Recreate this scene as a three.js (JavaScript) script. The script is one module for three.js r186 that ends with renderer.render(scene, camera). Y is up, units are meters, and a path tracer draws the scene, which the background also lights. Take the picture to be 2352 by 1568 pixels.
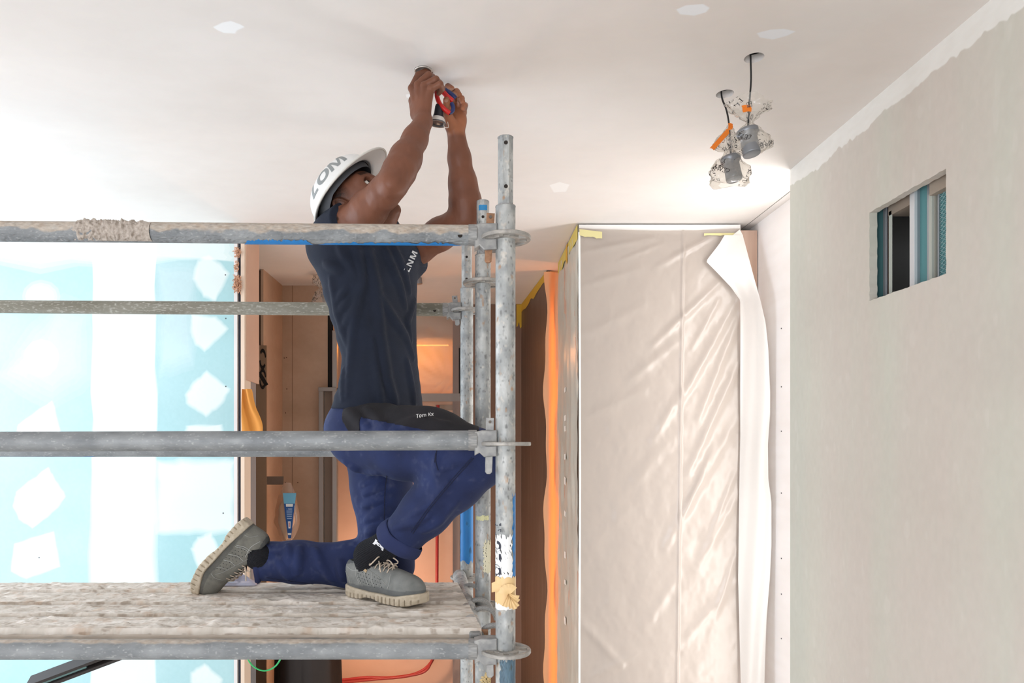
import * as THREE from 'three';
import { RoundedBoxGeometry } from 'three/addons/geometries/RoundedBoxGeometry.js';
import { mergeGeometries, mergeVertices } from 'three/addons/utils/BufferGeometryUtils.js';
import { RectAreaLightUniformsLib } from 'three/addons/lights/RectAreaLightUniformsLib.js';
import { FontLoader } from 'three/addons/loaders/FontLoader.js';

// ---------- camera, sky, lights, exposure ----------
const scene = new THREE.Scene();
const EYE = 2.10, F = 1568, CX = 1075, HY = 1018;         // eye height, focal length and vanishing point of a 2352 x 1568 frame
const camera = new THREE.PerspectiveCamera(2 * Math.atan(784 / F) * 180 / Math.PI, 2352 / 1568, 0.05, 60);
camera.position.set(0, EYE, 0);
camera.setViewOffset(2352, 1568, 1176 - CX, 784 - HY, 2352, 1568);   // shift lens: verticals stay vertical
camera.updateProjectionMatrix();
const renderer = new THREE.WebGLRenderer({ antialias: true });
renderer.toneMapping = THREE.LinearToneMapping;
renderer.toneMappingExposure = 1.48;
renderer.shadowMap.enabled = true;
scene.background = new THREE.Color(0.86, 0.93, 1.0);
scene.backgroundIntensity = 1.2;
RectAreaLightUniformsLib.init();
function areaLight(color, intensity, w, h, pos, target) {
  const l = new THREE.RectAreaLight(color, intensity, w, h);
  l.position.set(...pos); l.lookAt(...target); scene.add(l); return l;
}
areaLight(0xe9f1ff, 2.4, 1.8, 2.3, [-2.95, 1.92, -2.5], [0, 1.92, -2.5]);           // daylight through the window in the left wall
areaLight(0xf2f6ff, 4.3, 2.8, 1.8, [-1.5, 1.6, 2.45], [-1.5, 1.6, 0]);              // fill light, from a window added behind the camera
areaLight(0xfdfbfa, 7.5, 0.27, 2.9, [1.515, 1.65, -3.005], [0, 1.65, -3.005]);        // daylight through the narrow window just behind the end of the right wall
const warmLamp = [0.86, 0, -4.40];

// ---------- helpers ----------
const V = (x, y, z) => new THREE.Vector3(x, y, z);
const P = (px, py, d) => V((px - CX) / F * d, EYE - (py - HY) / F * d, -d);   // a point of the place at depth d, read from the photograph
let seed = 1;
function rnd() { seed |= 0; seed = seed + 0x6D2B79F5 | 0; let t = Math.imul(seed ^ seed >>> 15, 1 | seed); t = t + Math.imul(t ^ t >>> 7, 61 | t) ^ t; return ((t ^ t >>> 14) >>> 0) / 4294967296; }
const rr = (a, b) => a + (b - a) * rnd();
const clamp = (x, a = 0, b = 1) => Math.min(b, Math.max(a, x));
const mix = (a, b, t) => a + (b - a) * t;
const hyp = (x, y, z = 0) => Math.sqrt(x * x + y * y + z * z);
const sstep = (a, b, x) => { const t = clamp((x - a) / (b - a)); return t * t * (3 - 2 * t); };
function hash3(x, y, z) { let h = Math.imul(x, 374761393) ^ Math.imul(y, 668265263) ^ Math.imul(z, 2147483647 ^ 0x5bd1e995); h = Math.imul(h ^ h >>> 13, 1274126177); return ((h ^ h >>> 16) >>> 0) / 4294967296; }
function vnoise(x, y, z = 0, px = 0, py = 0) {       // value noise, optionally periodic in x and y
  const x0 = Math.floor(x), y0 = Math.floor(y), z0 = Math.floor(z);
  let fx = x - x0, fy = y - y0, fz = z - z0; fx = fx * fx * (3 - 2 * fx); fy = fy * fy * (3 - 2 * fy); fz = fz * fz * (3 - 2 * fz);
  const wx = i => px ? ((i % px) + px) % px : i, wy = i => py ? ((i % py) + py) % py : i;
  const xa = wx(x0), xb = wx(x0 + 1), ya = wy(y0), yb = wy(y0 + 1);
  const l = (a, b, t) => a + (b - a) * t;
  const za = l(l(hash3(xa, ya, z0), hash3(xb, ya, z0), fx), l(hash3(xa, yb, z0), hash3(xb, yb, z0), fx), fy);
  if (fz === 0) return za;
  return l(za, l(l(hash3(xa, ya, z0 + 1), hash3(xb, ya, z0 + 1), fx), l(hash3(xa, yb, z0 + 1), hash3(xb, yb, z0 + 1), fx), fy), fz);
}
function fbm(x, y, z = 0, oct = 4, px = 0, py = 0) { let s = 0, a = 0.5, n = 0; for (let i = 0; i < oct; i++) { s += a * vnoise(x, y, z + i * 17, px, py); n += a; x *= 2; y *= 2; px *= 2; py *= 2; a *= 0.5; } return s / n; }
function tex(w, h, fn, { srgb = true, repeat = null } = {}) {     // computed texture: fn(u, v) gives [r, g, b] in 0..255
  const d = new Uint8Array(w * h * 4);
  for (let j = 0; j < h; j++) for (let i = 0; i < w; i++) { const c = fn((i + .5) / w, (j + .5) / h), o = (j * w + i) * 4; d[o] = clamp(c[0], 0, 255); d[o + 1] = clamp(c[1], 0, 255); d[o + 2] = clamp(c[2], 0, 255); d[o + 3] = 255; }
  const t = new THREE.DataTexture(d, w, h, THREE.RGBAFormat); t.magFilter = THREE.LinearFilter; t.minFilter = THREE.LinearFilter; t.wrapS = t.wrapT = THREE.RepeatWrapping;
  if (srgb) t.colorSpace = THREE.SRGBColorSpace; if (repeat) t.repeat.set(...repeat); t.needsUpdate = true; return t;
}
const grey = f => (u, v) => { const g = f(u, v) * 255; return [g, g, g]; };
const mixc = (a, b, t) => [mix(a[0], b[0], t), mix(a[1], b[1], t), mix(a[2], b[2], t)];
function std(color, roughness = 0.8, more = {}) { return new THREE.MeshStandardMaterial({ color, roughness, ...more }); }
function phys(color, roughness = 0.8, more = {}) { return new THREE.MeshPhysicalMaterial({ color, roughness, ...more }); }

const taken = {};
function numbered(name) { if (!(name in taken)) { taken[name] = 0; return name; } taken[name]++; return name + '_' + String(taken[name]).padStart(3, '0'); }
function tag(o, label, category, group, kind) { o.userData.label = label; if (category) o.userData.category = category; if (group) o.userData.group = group; if (kind) o.userData.kind = kind; return o; }
function thing(name, label, category, pos = [0, 0, 0], group) { const o = new THREE.Group(); o.name = numbered(name); o.position.set(...pos); scene.add(o); return tag(o, label, category, group); }
function part(name, geo, mat, parent, label) {                     // geometry in the parent's own axes
  const m = new THREE.Mesh(geo, mat); m.name = name; m.castShadow = m.receiveShadow = true; parent.add(m); if (label) m.userData.label = label; return m;
}
function wpart(name, geo, mat, parent, label) {                    // geometry given in world axes, moved into a parent that is only shifted
  let o = parent, s = V(0, 0, 0); while (o && o !== scene) { s.add(o.position); o = o.parent; }
  geo.translate(-s.x, -s.y, -s.z); return part(name, geo, mat, parent, label);
}
function struct(name, geo, mat, label, parent) { const m = new THREE.Mesh(geo, mat); m.name = parent ? name : numbered(name); m.castShadow = m.receiveShadow = true; (parent || scene).add(m); if (!parent) m.userData.kind = 'structure'; if (label) m.userData.label = label; return m; }
function whole(name, geo, mat, label, category, group) { const m = new THREE.Mesh(geo, mat); m.name = numbered(name); m.castShadow = m.receiveShadow = true; scene.add(m); geo.computeBoundingBox(); const b = geo.boundingBox, c = V((b.min.x + b.max.x) / 2, b.min.y, (b.min.z + b.max.z) / 2); geo.translate(-c.x, -c.y, -c.z); m.position.copy(c); return tag(m, label, category, group); }

function box(x0, x1, y0, y1, z0, z1) {                             // box by its limits, uv in metres
  const g = new THREE.BoxGeometry(Math.abs(x1 - x0), Math.abs(y1 - y0), Math.abs(z1 - z0)); g.translate((x0 + x1) / 2, (y0 + y1) / 2, (z0 + z1) / 2); return metreUV(g);
}
function rbox(x0, x1, y0, y1, z0, z1, r = 0.003, seg = 2) { const g = new RoundedBoxGeometry(Math.abs(x1 - x0), Math.abs(y1 - y0), Math.abs(z1 - z0), seg, r); g.translate((x0 + x1) / 2, (y0 + y1) / 2, (z0 + z1) / 2); return metreUV(g.index ? g.toNonIndexed() : g); }
function metreUV(g) {
  const p = g.attributes.position, n = g.attributes.normal, uv = new Float32Array(p.count * 2);
  for (let i = 0; i < p.count; i++) { const ax = Math.abs(n.getX(i)), ay = Math.abs(n.getY(i)), az = Math.abs(n.getZ(i)); let u, v; if (ax >= ay && ax >= az) { u = p.getZ(i); v = p.getY(i); } else if (ay >= az) { u = p.getX(i); v = p.getZ(i); } else { u = p.getX(i); v = p.getY(i); } uv[2 * i] = u; uv[2 * i + 1] = v; }
  g.setAttribute('uv', new THREE.BufferAttribute(uv, 2)); return g;
}
function tubeBetween(a, b, r, seg = 28, r2 = r, open = false) {    // straight tube, u around, v in metres along
  const d = b.clone().sub(a), L = d.length(), g = new THREE.CylinderGeometry(r2, r, L, seg, 1, open);
  const uv = g.attributes.uv; for (let i = 0; i < uv.count; i++) uv.setY(i, uv.getY(i) * L);
  g.translate(0, L / 2, 0); g.applyQuaternion(new THREE.Quaternion().setFromUnitVectors(V(0, 1, 0), d.normalize())); g.translate(a.x, a.y, a.z); return g;
}
function wire(pts, r, seg = 40, rad = 8) { return new THREE.TubeGeometry(new THREE.CatmullRomCurve3(pts), seg, r, rad, false); }
function extr(pts, depth, { holes = [], bevel = 0 } = {}) {        // outline in x, y extruded along z
  const s = new THREE.Shape(pts.map(p => new THREE.Vector2(p[0], p[1]))); for (const h of holes) s.holes.push(!Array.isArray(h) ? h : new THREE.Path(h.map(p => new THREE.Vector2(p[0], p[1]))));
  return new THREE.ExtrudeGeometry(s, { depth, bevelEnabled: bevel > 0, bevelThickness: bevel, bevelSize: bevel, bevelSegments: 2, curveSegments: 20 });
}
const merge = list => { const need = list.some(g => !g.index); return mergeGeometries(list.map(g => { let q = need && g.index ? g.toNonIndexed() : g; if (!q.attributes.uv) q.setAttribute('uv', new THREE.BufferAttribute(new Float32Array(q.attributes.position.count * 2), 2)); for (const k of Object.keys(q.attributes)) if (!['position', 'normal', 'uv'].includes(k)) q.deleteAttribute(k); return q; })); };
function sheet(nu, nv, fn, thick = 0) {                            // grid surface fn(u, v) -> Vector3
  const pos = [], uv = [], idx = [];
  for (let j = 0; j <= nv; j++) for (let i = 0; i <= nu; i++) { const p = fn(i / nu, j / nv); pos.push(p.x, p.y, p.z); uv.push(i / nu, j / nv); }
  for (let j = 0; j < nv; j++) for (let i = 0; i < nu; i++) { const a = j * (nu + 1) + i, b = a + 1, c = a + nu + 1, d = c + 1; idx.push(a, b, d, a, d, c); }
  const g = new THREE.BufferGeometry(); g.setAttribute('position', new THREE.Float32BufferAttribute(pos, 3)); g.setAttribute('uv', new THREE.Float32BufferAttribute(uv, 2)); g.setIndex(idx); g.computeVertexNormals(); return g;
}
const font = await new FontLoader().loadAsync('fonts/droid/droid_sans_bold.typeface.json');
// ---------- the room ----------
const CEIL = EYE + 1.14, XR = 1.343, ZW = 3.53, DEND = 2.846;       // ceiling height, right wall, depth of the cross wall, end of the right wall
const ceilAt = (px, py) => { const d = F * 1.14 / (HY - py); return [(px - CX) / F * d, d]; };

// plaster on the ceiling: board paper with joint bands and filler patches
const ceilTex = (() => {
  const W = 1536, H = 1024, x0 = -3.0, x1 = 1.6, d0 = 1.5, d1 = 4.6, c = document.createElement('canvas'); c.width = W; c.height = H; const g = c.getContext('2d');
  const img = g.createImageData(W, H); seed = 11;
  for (let j = 0; j < H; j++) for (let i = 0; i < W; i++) {
    const x = mix(x0, x1, i / W), d = mix(d1, d0, j / H), n = fbm(x * 1.3 + 5, d * 1.8, 3, 4) - .5, m = fbm(x * 14, d * 22, 8, 3) - .5, o = (j * W + i) * 4;
    const k = clamp(.5 + n * 1.6); img.data[o] = mix(223, 231, k) + m * 4; img.data[o + 1] = mix(216, 227, k) + m * 4; img.data[o + 2] = mix(210, 223, k) + m * 4; img.data[o + 3] = 255;
  }
  g.putImageData(img, 0, 0);
  const pt = (px, py) => { const [x, d] = ceilAt(px, py); return [(x - x0) / (x1 - x0) * W, (d1 - d) / (d1 - d0) * H]; };
  const blob = (pts, col) => { g.fillStyle = col; g.beginPath(); pts.forEach((p, i) => { const q = pt(...p); i ? g.lineTo(...q) : g.moveTo(...q); }); g.closePath(); g.fill(); };
  blob([[489, 62], [510, 52], [530, 48], [552, 56], [562, 62], [545, 70], [540, 77], [515, 76], [500, 70]], '#f4f6f7');
  blob([[1553, 22], [1575, 12], [1615, 9], [1630, 18], [1622, 28], [1595, 36], [1562, 33]], '#eceff2');
  blob([[1738, 76], [1770, 68], [1800, 66], [1828, 72], [1808, 82], [1775, 91], [1745, 86]], '#e9ebee');
  blob([[932, 217], [945, 215], [945, 228], [934, 224]], '#f6f6f6');
  blob([[1262, 425], [1285, 418], [1308, 424], [1300, 440], [1272, 442]], '#eeece9');
  const t = new THREE.CanvasTexture(c); t.colorSpace = THREE.SRGBColorSpace; t.wrapS = t.wrapT = THREE.MirroredRepeatWrapping;
  t.repeat.set(1 / (x1 - x0), 1 / (d1 - d0)); t.offset.set(-x0 / (x1 - x0), -d0 / (d1 - d0)); return t;
})();
const holePath = (x, d, r) => { const p = new THREE.Path(); p.absellipse(x, d, r, r, 0, Math.PI * 2, true); return p; };
const ceilHoles = [ceilAt(1732, 133), ceilAt(1665, 216), ceilAt(972, 162)].map(([x, d]) => holePath(x, d, 0.028));
const ceilMat = std(0xffffff, .92, { map: ceilTex });
function flat(geo) { geo.rotateX(-Math.PI / 2); return geo; }       // outline in x and depth -> level slab, depth runs to -z, thickness goes up
const ceiling = struct('ceiling', flat(extr([[-3.1, -2.7], [1.455, -2.7], [1.455, 5.75], [-3.1, 5.75]], .025, { holes: ceilHoles })).translate(0, CEIL, 0), ceilMat, 'pale plasterboard ceiling with white filler patches');
struct('roof_slab', box(-3.2, 3.1, CEIL + .3, CEIL + .4, -6.0, 2.8), std(0x55504c, .95), 'dark slab above the ceiling void');
struct('ceiling_strip', box(1.463, 3.1, CEIL + .002, CEIL + .027, -3.7, 2.7), ceilMat, 'plasterboard ceiling strip along the right wall');
for (const [x0, x1, z0, z1] of [[-3.2, -3.1, -6, 2.8], [3.0, 3.1, -6, 2.8], [-3.2, 3.1, -6, -5.9], [-3.2, 3.1, 2.7, 2.8]]) struct('wall_void', box(x0, x1, CEIL, CEIL + .3, z0, z1), std(0x55504c, .95));
struct('floor', box(-3.2, 3.1, -.1, 0, -6, 2.8), std(0xffffff, .9, { map: tex(256, 256, (u, v) => { const n = fbm(u * 8, v * 8, 1, 4, 8, 8); return [196 + n * 48, 190 + n * 48, 182 + n * 48]; }) }), 'pale floor lightened to bounce light onto the ceiling');  // floor colour raised so that it throws light up onto the ceiling

// right wall: raw plasterboard skimmed in uneven bands, a rough-edged cut-out
const WIN = { d0: 1.918, d1: 2.284, y0: EYE + .477, y1: EYE + .772 };
const rightTex = (() => {
  const W = 1024, H = 1400, d0 = 1.3, d1 = 2.9, y0 = EYE - .85, y1 = CEIL, c = document.createElement('canvas'); c.width = W; c.height = H; const g = c.getContext('2d');
  const img = g.createImageData(W, H);
  const band = [[1.30, 0], [1.62, .2], [1.70, .85], [1.80, .25], [1.93, .05], [2.10, .15], [2.2, .75], [2.30, .2], [2.5, .15], [2.62, .55], [2.74, .9], [2.9, .95]];
  for (let j = 0; j < H; j++) for (let i = 0; i < W; i++) {
    const d = mix(d0, d1, i / W), y = mix(y1, y0, j / H), o = (j * W + i) * 4;
    const dd = d + (fbm(d * 6, y * 2.2, 4, 3) - .5) * .05; let k = 0; for (let b = 0; b < band.length - 1; b++) if (dd >= band[b][0] && dd <= band[b + 1][0]) k = mix(band[b][1], band[b + 1][1], (dd - band[b][0]) / (band[b + 1][0] - band[b][0]));
    const st = fbm(d * 26, y * 3, 9, 3) - .5, fine = fbm(d * 70, y * 40, 2, 2) - .5, big = fbm(d * 3, y * 3, 7, 3) - .5;
    k = clamp(k + st * .5 + big * .5); let r = mix(212, 208, k), gg = mix(204, 208, k), b = mix(195, 196, k); const f = fine * 5 + big * 8;
    let cr = r + f, cg = gg + f, cb = b + f;
    const w = .055 + .03 * fbm(d * 9, 1, 5, 3) + .02 * fbm(d * 40, 2, 6, 2);          // white joint compound trowelled along the top edge
    const top = CEIL - y; if (top < w) { const t = sstep(w, w - .006, top) * (.82 + .18 * fbm(d * 30, y * 60, 3, 2)); cr = mix(cr, 240, t); cg = mix(cg, 239, t); cb = mix(cb, 234, t); }
    const sp = fbm(d * 34 + 9, y * 12, 12, 2); if (sp > .76) { const t = sstep(.76, .86, sp) * .14; cr = mix(cr, 232, t); cg = mix(cg, 228, t); cb = mix(cb, 222, t); }
    img.data[o] = cr; img.data[o + 1] = cg; img.data[o + 2] = cb; img.data[o + 3] = 255;
  }
  g.putImageData(img, 0, 0);
  const t = new THREE.CanvasTexture(c); t.colorSpace = THREE.SRGBColorSpace; t.wrapS = t.wrapT = THREE.MirroredRepeatWrapping;
  t.repeat.set(1 / (d1 - d0), 1 / (y1 - y0)); t.offset.set(-d0 / (d1 - d0), -y0 / (y1 - y0)); return t;
})();
function sideWall(geo, x) { const m = new THREE.Matrix4().set(0, 0, 1, x, 0, 1, 0, 0, -1, 0, 0, 0, 0, 0, 0, 1); return geo.applyMatrix4(m); }   // outline in depth and height -> wall across x
seed = 5;
function ragged(a, b, n, amp) { const out = []; for (let i = 0; i < n; i++) { const t = i / n; out.push([mix(a[0], b[0], t) + (i ? rr(-amp, amp) : 0), mix(a[1], b[1], t) + (i ? rr(-amp, amp) : 0)]); } return out; }
const cut = [[WIN.d0, WIN.y0], [WIN.d0, WIN.y1], [WIN.d1, WIN.y1], [WIN.d1, WIN.y0]];
const cutRagged = [0, 1, 2, 3].flatMap(i => ragged(cut[i], cut[(i + 1) % 4], 26, .0016));
const wr = struct('wall_right', sideWall(extr([[-2.7, 0], [DEND, 0], [DEND, CEIL], [-2.7, CEIL]], .026, { holes: [cutRagged] }), XR), std(0xffffff, .9, { map: rightTex }), 'skimmed plasterboard wall with a rough square cut-out');
struct('wall_right_return', box(XR + .026, 1.95, 0, CEIL, -DEND - .0, -DEND + .026), std(0xe6e2da, .9));
struct('wall_right_back_board', box(1.93, 1.955, 0, CEIL, -DEND, 2.7), std(0x27403d, .9), 'green plasterboard darkened for the shade at the back of the wall cavity');  // board colour darkened to give the black of the unlit void
// inside the cut-out: studs, board edges, mesh
const cavity = struct('wall_cavity', box(1.60, 1.62, WIN.y0 - .35, WIN.y1 + .3, -1.80, -1.5), std(0x27403d, .9), 'green backing board inside the wall');
const zinc = std(0xaeb4ba, .42, { metalness: .55 });
const cav = (n, x0, x1, d0, d1, y0, y1, m, r = .001) => struct(n, rbox(x0, x1, y0, y1, -d1, -d0, r), m, undefined, wr);
const Y0 = WIN.y0 - .25, Y1 = WIN.y1 + .22;
const cavPx = (n, o, t, pa, pb, y0, y1, m) => { const x = XR + o; return cav(n, x, x + t, F * x / (pb - CX), F * x / (pa - CX), y0, y1, m); };   // piece seen between two columns of the opening
const boardTeal = std(0x5d9093, .85), boardEdge = std(0xb9bdb4, .95), studWhite = std(0xdadde0, .4, { metalness: .2 });
cavPx('backing_board', .055, .012, 2000, 2031, Y0, Y1, boardTeal); cavPx('metal_stud', .05, .006, 2028, 2035, Y0, Y1, zinc); cavPx('timber_batten', .062, .004, 2034, 2042, Y0, Y1, std(0x6e4f3c, .85)); cavPx('board_edge', .05, .003, 2041, 2048, Y0, WIN.y1 - .005, boardEdge);
cavPx('metal_stud', .036, .01, 2089, 2100, Y0, Y1, studWhite); cavPx('metal_stud', .044, .02, 2102, 2105, Y0, Y1, zinc); cavPx('backing_board', .055, .012, 2104, 2131, Y0, Y1, boardTeal); cavPx('metal_stud', .05, .02, 2129, 2133, Y0, Y1, zinc);
cavPx('board_edge', .048, .015, 2133, 2140, Y0, WIN.y1 - .02, boardEdge); cavPx('board_edge', .056, .015, 2140, 2148, Y0, WIN.y1 - .02, std(0xa3a096, .95)); cavPx('backing_board', .064, .01, 2147, 2200, Y0, Y1, boardTeal); cavPx('metal_stud', .058, .004, 2153, 2156, Y0, Y1, zinc);
cav('timber_batten', XR + .04, XR + .11, F * (XR + .04) / (2200 - CX), F * (XR + .04) / (2134 - CX), WIN.y1 - .03, WIN.y1 + .02, std(0xa89b8d, .9)); cav('timber_batten', XR + .05, XR + .12, F * (XR + .05) / (2089 - CX), F * (XR + .05) / (2040 - CX), WIN.y1 - .02, WIN.y1 + .03, std(0x9a8c7e, .9));
{ const wires = []; for (let i = 0; i < 60; i++) for (const s of [-1, 1]) { const y = Y0 + i * .0125; const a = V(XR + .062, y, -2.035), b = V(XR + .062, y + s * .05, -1.95); wires.push(tubeBetween(a, b, .0009, 4)); } const m = struct('wire_mesh', merge(wires), std(0x9fc4c8, .5), undefined, wr); m.userData.kind = 'stuff'; }

// cross wall on the left: moisture board with joint bands and filler patches
const XT = -1.211;
const tealTex = (() => {
  const S = 480, x0 = -3.0, W = Math.round((XT - x0) * S), H = Math.round(CEIL * S), k = F / ZW, c = document.createElement('canvas'); c.width = W; c.height = H; const g = c.getContext('2d');
  const img = g.createImageData(W, H);
  for (let j = 0; j < H; j++) for (let i = 0; i < W; i++) { const n = fbm(i / S * 1.8, j / S * 1.8, 2, 4) - .5, f = fbm(i / 6, j / 6, 5, 2) - .5, o = (j * W + i) * 4; img.data[o] = 168 + n * 26 + f * 5; img.data[o + 1] = 205 + n * 12 + f * 4; img.data[o + 2] = 208 + n * 10 + f * 4; img.data[o + 3] = 255; }
  g.putImageData(img, 0, 0);
  const pt = (px, py) => [((px - CX) / k - x0) * S, (CEIL - (EYE - (py - HY) / k)) * S];
  const poly = (pts, col, blur = 0, a = 1) => { g.globalAlpha = a; g.fillStyle = col; if (!blur) { g.beginPath(); pts.forEach((p, i) => { const q = pt(...p); i ? g.lineTo(...q) : g.moveTo(...q); }); g.fill(); } else { const cx = pts.reduce((s, p) => s + p[0], 0) / pts.length, cy = pts.reduce((s, p) => s + p[1], 0) / pts.length; g.globalAlpha = a / 5; for (let b = -2; b <= 2; b++) { const f = b * blur; g.beginPath(); pts.forEach((p, i) => { const l = Math.hypot(p[0] - cx, p[1] - cy) || 1, q = pt(p[0] + (p[0] - cx) / l * f, p[1] + (p[1] - cy) / l * f); i ? g.lineTo(...q) : g.moveTo(...q); }); g.fill(); } } g.globalAlpha = 1; };
  seed = 21;
  const rough = (pts, n = 8, amp = 3) => pts.flatMap((p, i) => { const q = pts[(i + 1) % pts.length]; return Array.from({ length: n }, (_, t) => [mix(p[0], q[0], t / n) + (t ? rr(-amp, amp) : 0), mix(p[1], q[1], t / n) + (t ? rr(-amp, amp) : 0)]); });
  const Wt = '#f3f3f1', col = (x0, x1, y0, y1) => [[x0, y0], [x1, y0], [x1, y1], [x0, y1]];
  poly(rough(col(-360, 540, 470, 600), 12, 8), Wt, 12);                                  // joint band along the ceiling
  poly(rough(col(212, 358, 540, 2000), 24, 4), Wt, 4);
  poly(rough(col(362, 538, 1060, 1222), 10, 4), Wt, 4);
  poly(rough(col(-130, -20, 540, 2000), 20, 4), Wt, 8);
  poly(rough([[15, 860], [60, 800], [140, 700], [200, 720], [200, 860], [120, 915]], 6, 4), Wt, 14, .35);
  poly(rough([[360, 600], [450, 610], [440, 830], [370, 850]], 6, 4), Wt, 10, .35);
  for (const p of [[[478, 588], [505, 605], [525, 628], [495, 690], [468, 680], [445, 640], [455, 600]], [[495, 728], [523, 755], [470, 805], [450, 790], [440, 760], [440, 722]], [[475, 853], [527, 893], [510, 925], [473, 955], [430, 925], [428, 905], [450, 875]], [[430, 978], [508, 975], [510, 1000], [426, 1000]], [[118, 922], [140, 1000], [36, 1000], [45, 975]], [[110, 1075], [121, 1095], [148, 1140], [130, 1165], [75, 1210], [45, 1190], [32, 1160], [40, 1130]], [[122, 1222], [136, 1300], [62, 1326], [28, 1310], [35, 1250]], [[440, 1260], [455, 1235], [485, 1225], [500, 1260], [490, 1310], [455, 1300]], [[440, 1545], [470, 1525], [510, 1560], [500, 1600], [440, 1600]]]) poly(rough(p, 5, 1.5), Wt, 2);
  poly(rough(Array.from({ length: 12 }, (_, i) => [95 + 27 * Math.cos(i / 6 * Math.PI), 822 + 30 * Math.sin(i / 6 * Math.PI)]), 2, 1), Wt, 7);
  poly(rough(Array.from({ length: 12 }, (_, i) => [95 + 30 * Math.cos(i / 6 * Math.PI), 680 + 24 * Math.sin(i / 6 * Math.PI)]), 2, 1), Wt, 7);
  for (const [a, b] of [[518, 631], [519, 731], [519, 887], [513, 1178], [90, 1280]]) { const q = pt(a, b); g.fillStyle = '#2c3034'; g.beginPath(); g.arc(q[0], q[1], 1.6, 0, 7); g.fill(); }
  const t = new THREE.CanvasTexture(c); t.colorSpace = THREE.SRGBColorSpace; t.repeat.set(1 / (XT - x0), 1 / CEIL); t.offset.set(-x0 / (XT - x0), 0); t.wrapS = t.wrapT = THREE.MirroredRepeatWrapping; return t;
})();
struct('wall_back', box(-3.1, XT, 0, CEIL, -ZW - .05, -ZW), std(0xffffff, .88, { map: tealTex }), 'pale teal moisture board wall with white filler patches');

// outside the picture: left wall with its window, wall behind the camera with an added fill window, side passage on the right
const plain = std(0xe4e0d9, .92);
struct('wall_left', sideWall(extr([[-2.7, 0], [5.8, 0], [5.8, CEIL], [-2.7, CEIL]], .1, { holes: [[[1.6, .77], [3.4, .77], [3.4, 3.07], [1.6, 3.07]]] }), -3.1), plain, 'plain plastered wall with a large window');
struct('wall_front', extr([[-3.1, 0], [3.0, 0], [3.0, CEIL], [-3.1, CEIL]], .1, { holes: [[[-2.9, .7], [-.1, .7], [-.1, 2.5], [-2.9, 2.5]]] }).translate(0, 0, 2.6), plain, 'plain plastered wall behind the camera with an added window opening');
const frameMat = std(0x8d9296, .5, { metalness: .3 });
{ const w = struct('window_1', merge([box(-3.08, -3.02, .77, .83, -3.4, -1.6), box(-3.08, -3.02, 3.01, 3.07, -3.4, -1.6), box(-3.08, -3.02, .83, 3.01, -3.4, -3.34), box(-3.08, -3.02, .83, 3.01, -1.66, -1.6), box(-3.08, -3.02, .83, 3.01, -2.53, -2.47)]), frameMat, 'aluminium window frame in the left wall'); }
{ struct('fill_window_2', merge([box(-2.9, -.1, .7, .76, 2.62, 2.68), box(-2.9, -.1, 2.44, 2.5, 2.62, 2.68), box(-2.9, -2.84, .76, 2.44, 2.62, 2.68), box(-.16, -.1, .76, 2.44, 2.62, 2.68), box(-1.53, -1.47, .76, 2.44, 2.62, 2.68)]), frameMat, 'aluminium frame of a window added behind the camera for fill light'); }  // added window, gives fill light from the camera side
{ struct('window_3', merge([box(1.53, 1.57, .1, .14, -3.16, -2.85), box(1.53, 1.57, 3.12, 3.18, -3.16, -2.85), box(1.53, 1.57, .14, 3.12, -2.875, -2.85), box(1.53, 1.57, .14, 3.12, -3.16, -3.135)]), frameMat, 'narrow window frame behind the end of the right wall'); }
struct('wall_passage', box(2.95, 3.05, 0, CEIL, -3.7, 2.7), plain);
struct('wall_far_right', box(1.505, 3.0, 0, CEIL + .02, -ZW - .8, -3.16), std(0xffffff, .9, { map: tex(256, 512, (u, v) => { const n = fbm(u * 5, v * 8, 2, 4, 5, 8), m = fbm(u * 3, v * 30, 6, 2, 3, 30); return [246 + n * 8 - m * 3, 240 + n * 10 - m * 4, 236 + n * 12 - m * 5]; }) }), 'pinkish white plasterboard wall with a column of screws');
for (const py of [754, 888, 990, 1132, 1282, 1364, 1466]) { const d = F * 1.505 / (1795 - CX); const p = P(1795, py, d); const g = new THREE.CylinderGeometry(.0032, .0032, .003, 10); g.rotateZ(Math.PI / 2); g.translate(p.x - .0005, p.y, p.z); struct('screw', g, std(0x4a4a4c, .5, { metalness: .5 }), undefined, scene.getObjectByName('wall_far_right')); }
// ---------- scaffold ----------
const galv = (seedz, warm = 0) => tex(256, 512, (u, v) => {
  const a = fbm(u * 6, v * 24, seedz, 4, 6, 24), b = fbm(u * 24, v * 90, seedz + 3, 2, 24, 90), s = fbm(u * 14, v * 60, seedz + 9, 3, 14, 60);
  let c = mixc([150, 153, 153], [200, 201, 198], clamp((a - .25) * 1.7)); c = mixc(c, [104, 105, 104], clamp((b - .64) * 3) * .8);
  if (s > .66) c = mixc(c, [212, 204, 192], clamp((s - .66) * 6) * .6);
  const r = fbm(u * 10, v * 34, seedz + 21, 3, 10, 34); if (r > .72) c = mixc(c, [176, 120, 78], clamp((r - .72) * 7) * (.5 + warm)); return c;
});
const galvRough = tex(128, 256, grey((u, v) => .42 + .4 * fbm(u * 8, v * 40, 31, 3, 8, 40)), { srgb: false });
const galvBump = tex(256, 512, grey((u, v) => fbm(u * 24, v * 90, 41, 3, 24, 90)), { srgb: false });
const galvMat = (s, warm) => { const m = new THREE.MeshStandardMaterial({ map: galv(s, warm), roughnessMap: galvRough, bumpMap: galvBump, bumpScale: .0012, metalness: .35, roughness: 1 }); for (const t of [m.map]) t.repeat.set(1, 1.2); return m; };
const postMat = [galvMat(1), galvMat(2), galvMat(3)];
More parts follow.
